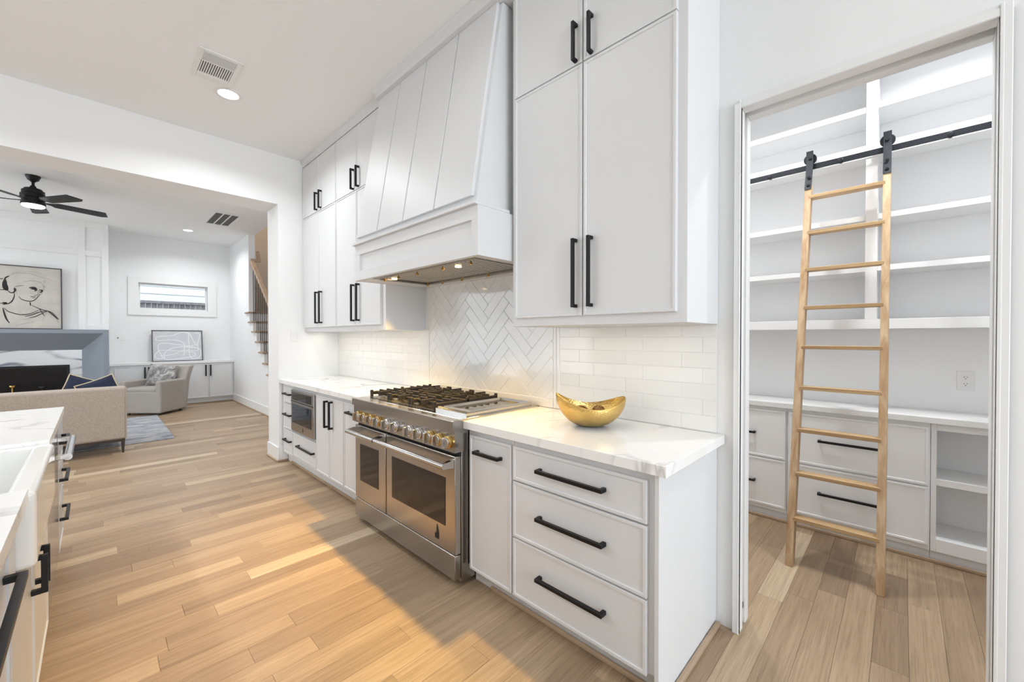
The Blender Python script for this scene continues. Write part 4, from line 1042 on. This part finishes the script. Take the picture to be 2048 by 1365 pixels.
def pillow_bm(wd, ht, th, n=14, pinch=.12):
    bm = new(); gr_ = [[], []]
    for s in (0, 1):
        for i in range(n+1):
            row = []
            for j in range(n+1):
                u, v = 2*i/n-1, 2*j/n-1
                px = u*(1-pinch*(1-v*v)*.0-pinch*(v*v-1)*-.5*abs(u))*wd/2; pz = v*(1-pinch*.5*(1-u*u)*abs(v))*ht/2
                px = u*(1-pinch*.5*(1-v*v)*abs(u))*wd/2
                t = ((1-u*u)*(1-v*v))**.42*th/2
                row.append(bm.verts.new((px, t if s else -t, pz)))
            gr_[s].append(row)
    for s in (0, 1):
        for i in range(n):
            for j in range(n): bm.faces.new((gr_[s][i][j], gr_[s][i+1][j], gr_[s][i+1][j+1], gr_[s][i][j+1]))
    bmesh.ops.remove_doubles(bm, verts=bm.verts, dist=.0006)
    return bm
def pillow(label, loc, wd, ht, th, rz, tilt, roll, mat, cord=None, group=None):
    o = thing('throw_pillow', label, 'pillow', loc, group, rz); o.rotation_euler = (tilt, roll, rz)
    obj('cushion', pillow_bm(wd, ht, th), mat, o, local=True)
    if cord:
        bm = new(); e = []
        for q in range(4):
            for t in range(14):
                s = 2*t/14-1
                c4 = [(s, -1), (1, s), (-s, 1), (-1, -s)][q]
                px = c4[0]*(1-.06*(1-c4[1]**2)*abs(c4[0]))*wd/2; pz = c4[1]*(1-.06*(1-c4[0]**2)*abs(c4[1]))*ht/2
                e.append((px, 0, pz))
        tube(bm, e, .0075, 6, True); obj('cord_trim', bm, cord, o, local=True)
    return o
pillow('navy pillow with twisted gold cord on the sofa, left of two', (-.115, 7.215, .70), .35, .36, .11, R(4), R(-10), R(22), 'navy_velvet', 'cord_gold', 'navy pillows on the sofa')
pillow('navy pillow with twisted gold cord on the sofa, right end', (.050, 7.085, .685), .35, .36, .11, R(-4), R(-10), R(-22), 'navy_velvet', 'cord_gold', 'navy pillows on the sofa')

# armchair
ch = thing('armchair', 'greige upholstered swivel armchair angled beside the rug', 'armchair', (.775, 9.80, 0), None, R(-45))
W_, D_ = .36, .33
def lobj(name, bm, mat): return obj(name, bm, mat, ch, local=True)
bm = new(); rbox(bm, -W_+.015, W_-.015, -D_, .28, .035, .42, bev=.025)
for v in bm.verts:
    k = (.42-v.co.z)/.4; v.co.x *= 1-.05*k; v.co.y *= 1-.06*k
lobj('seat_base', bm, 'chair_fabric')
bm = new(); rbox(bm, -W_+.10, W_-.10, -D_+.01, .18, .40, .49, bev=.04)
lobj('seat_cushion', bm, 'chair_fabric')
for s in (-1, 1):
    bm = new(); x0, x1 = (W_-.105, W_) if s > 0 else (-W_, -W_+.105)
    rbox(bm, x0, x1, -D_-.002, .30, .04, .605, bev=.03)
    for v in bm.verts:
        k = max(0, (.605-v.co.z)/.56); v.co.x *= 1-.05*k; v.co.y *= 1-.06*k
    lobj('arm', bm, 'chair_fabric')
bm = new(); rbox(bm, -W_-.005, W_+.005, .17, .31, .04, .85, bev=.04)
bmesh.ops.subdivide_edges(bm, edges=[e for e in bm.edges if abs(e.verts[0].co.z-e.verts[1].co.z) > .3], cuts=8, use_grid_fill=True)
for v in bm.verts:
    k = max(0, (v.co.z-.40)/.45); v.co.y += .13*k**1.8; v.co.x *= 1+.035*k
    k2 = max(0, (.40-v.co.z)/.4); v.co.x *= 1-.05*k2; v.co.y -= .03*k2
    v.co.y += .035*(1-(v.co.x/W_)**2)*(v.co.z > .3)
lobj('backrest', bm, 'chair_fabric')
bm = new(); lathe(bm, [(.22, 0.0), (.22, .02), (.16, .04)], (0, -.02, 0), 24); lobj('swivel_base', bm, 'toe_black')
for x, y in ((-.26, -.26), (.26, -.26), (.26, .22), (-.26, .22)):
    bm = new(); box(bm, x-.02, x+.02, y-.02, y+.02, .0, .04, .003); lobj('foot', bm, 'toe_black')
pillow('crinkled silver patterned pillow on the greige armchair', (.865, 9.85, .66), .44, .42, .15, R(-28), R(-16), R(6), 'silver_jacquard')

# ------------------------------------------------------------------ staircase
st = thing('staircase', 'open-sided staircase with oak treads, white risers and black balusters', 'staircase', (2.5, 8.5, 0))
for i, (y, z) in enumerate(steps):
    bm = new(); box(bm, 2.068, 3.149, y-.285, y-.001, z-.03, z, .006, 2); obj('tread', bm, 'oak_moulding_x', st)
    bm = new(); box(bm, 2.098, 3.149, y-.262, y-.245, z-.19, z-.03); obj('riser', bm, 'trim_paint', st)
HR = lambda y: 2.933-(9.259-y)*(.19/.2365)
bm = new(); tube(bm, [(2.155, 9.20, HR(9.20)), (2.155, 7.35, HR(7.35))], .042, 4, square=True)
tube(bm, [(2.155, 9.185, HR(9.20)), (2.30, 9.185, HR(9.20)+.01)], .040, 4, square=True); tube(bm, [(2.285, 9.20, HR(9.20)), (2.25, 9.19, HR(9.20)+.19)], .036, 4, square=True)
obj('handrail', bm, 'oak_rail', st)
for i, (y, z) in enumerate(steps):
    for dy in (.06, .178):
        yy = y-dy
        if yy > 9.16: continue
        bm = new(); box(bm, 2.150, 2.160, yy-.005, yy+.005, z, HR(yy)-.03); obj('baluster', bm, 'black_metal', st)
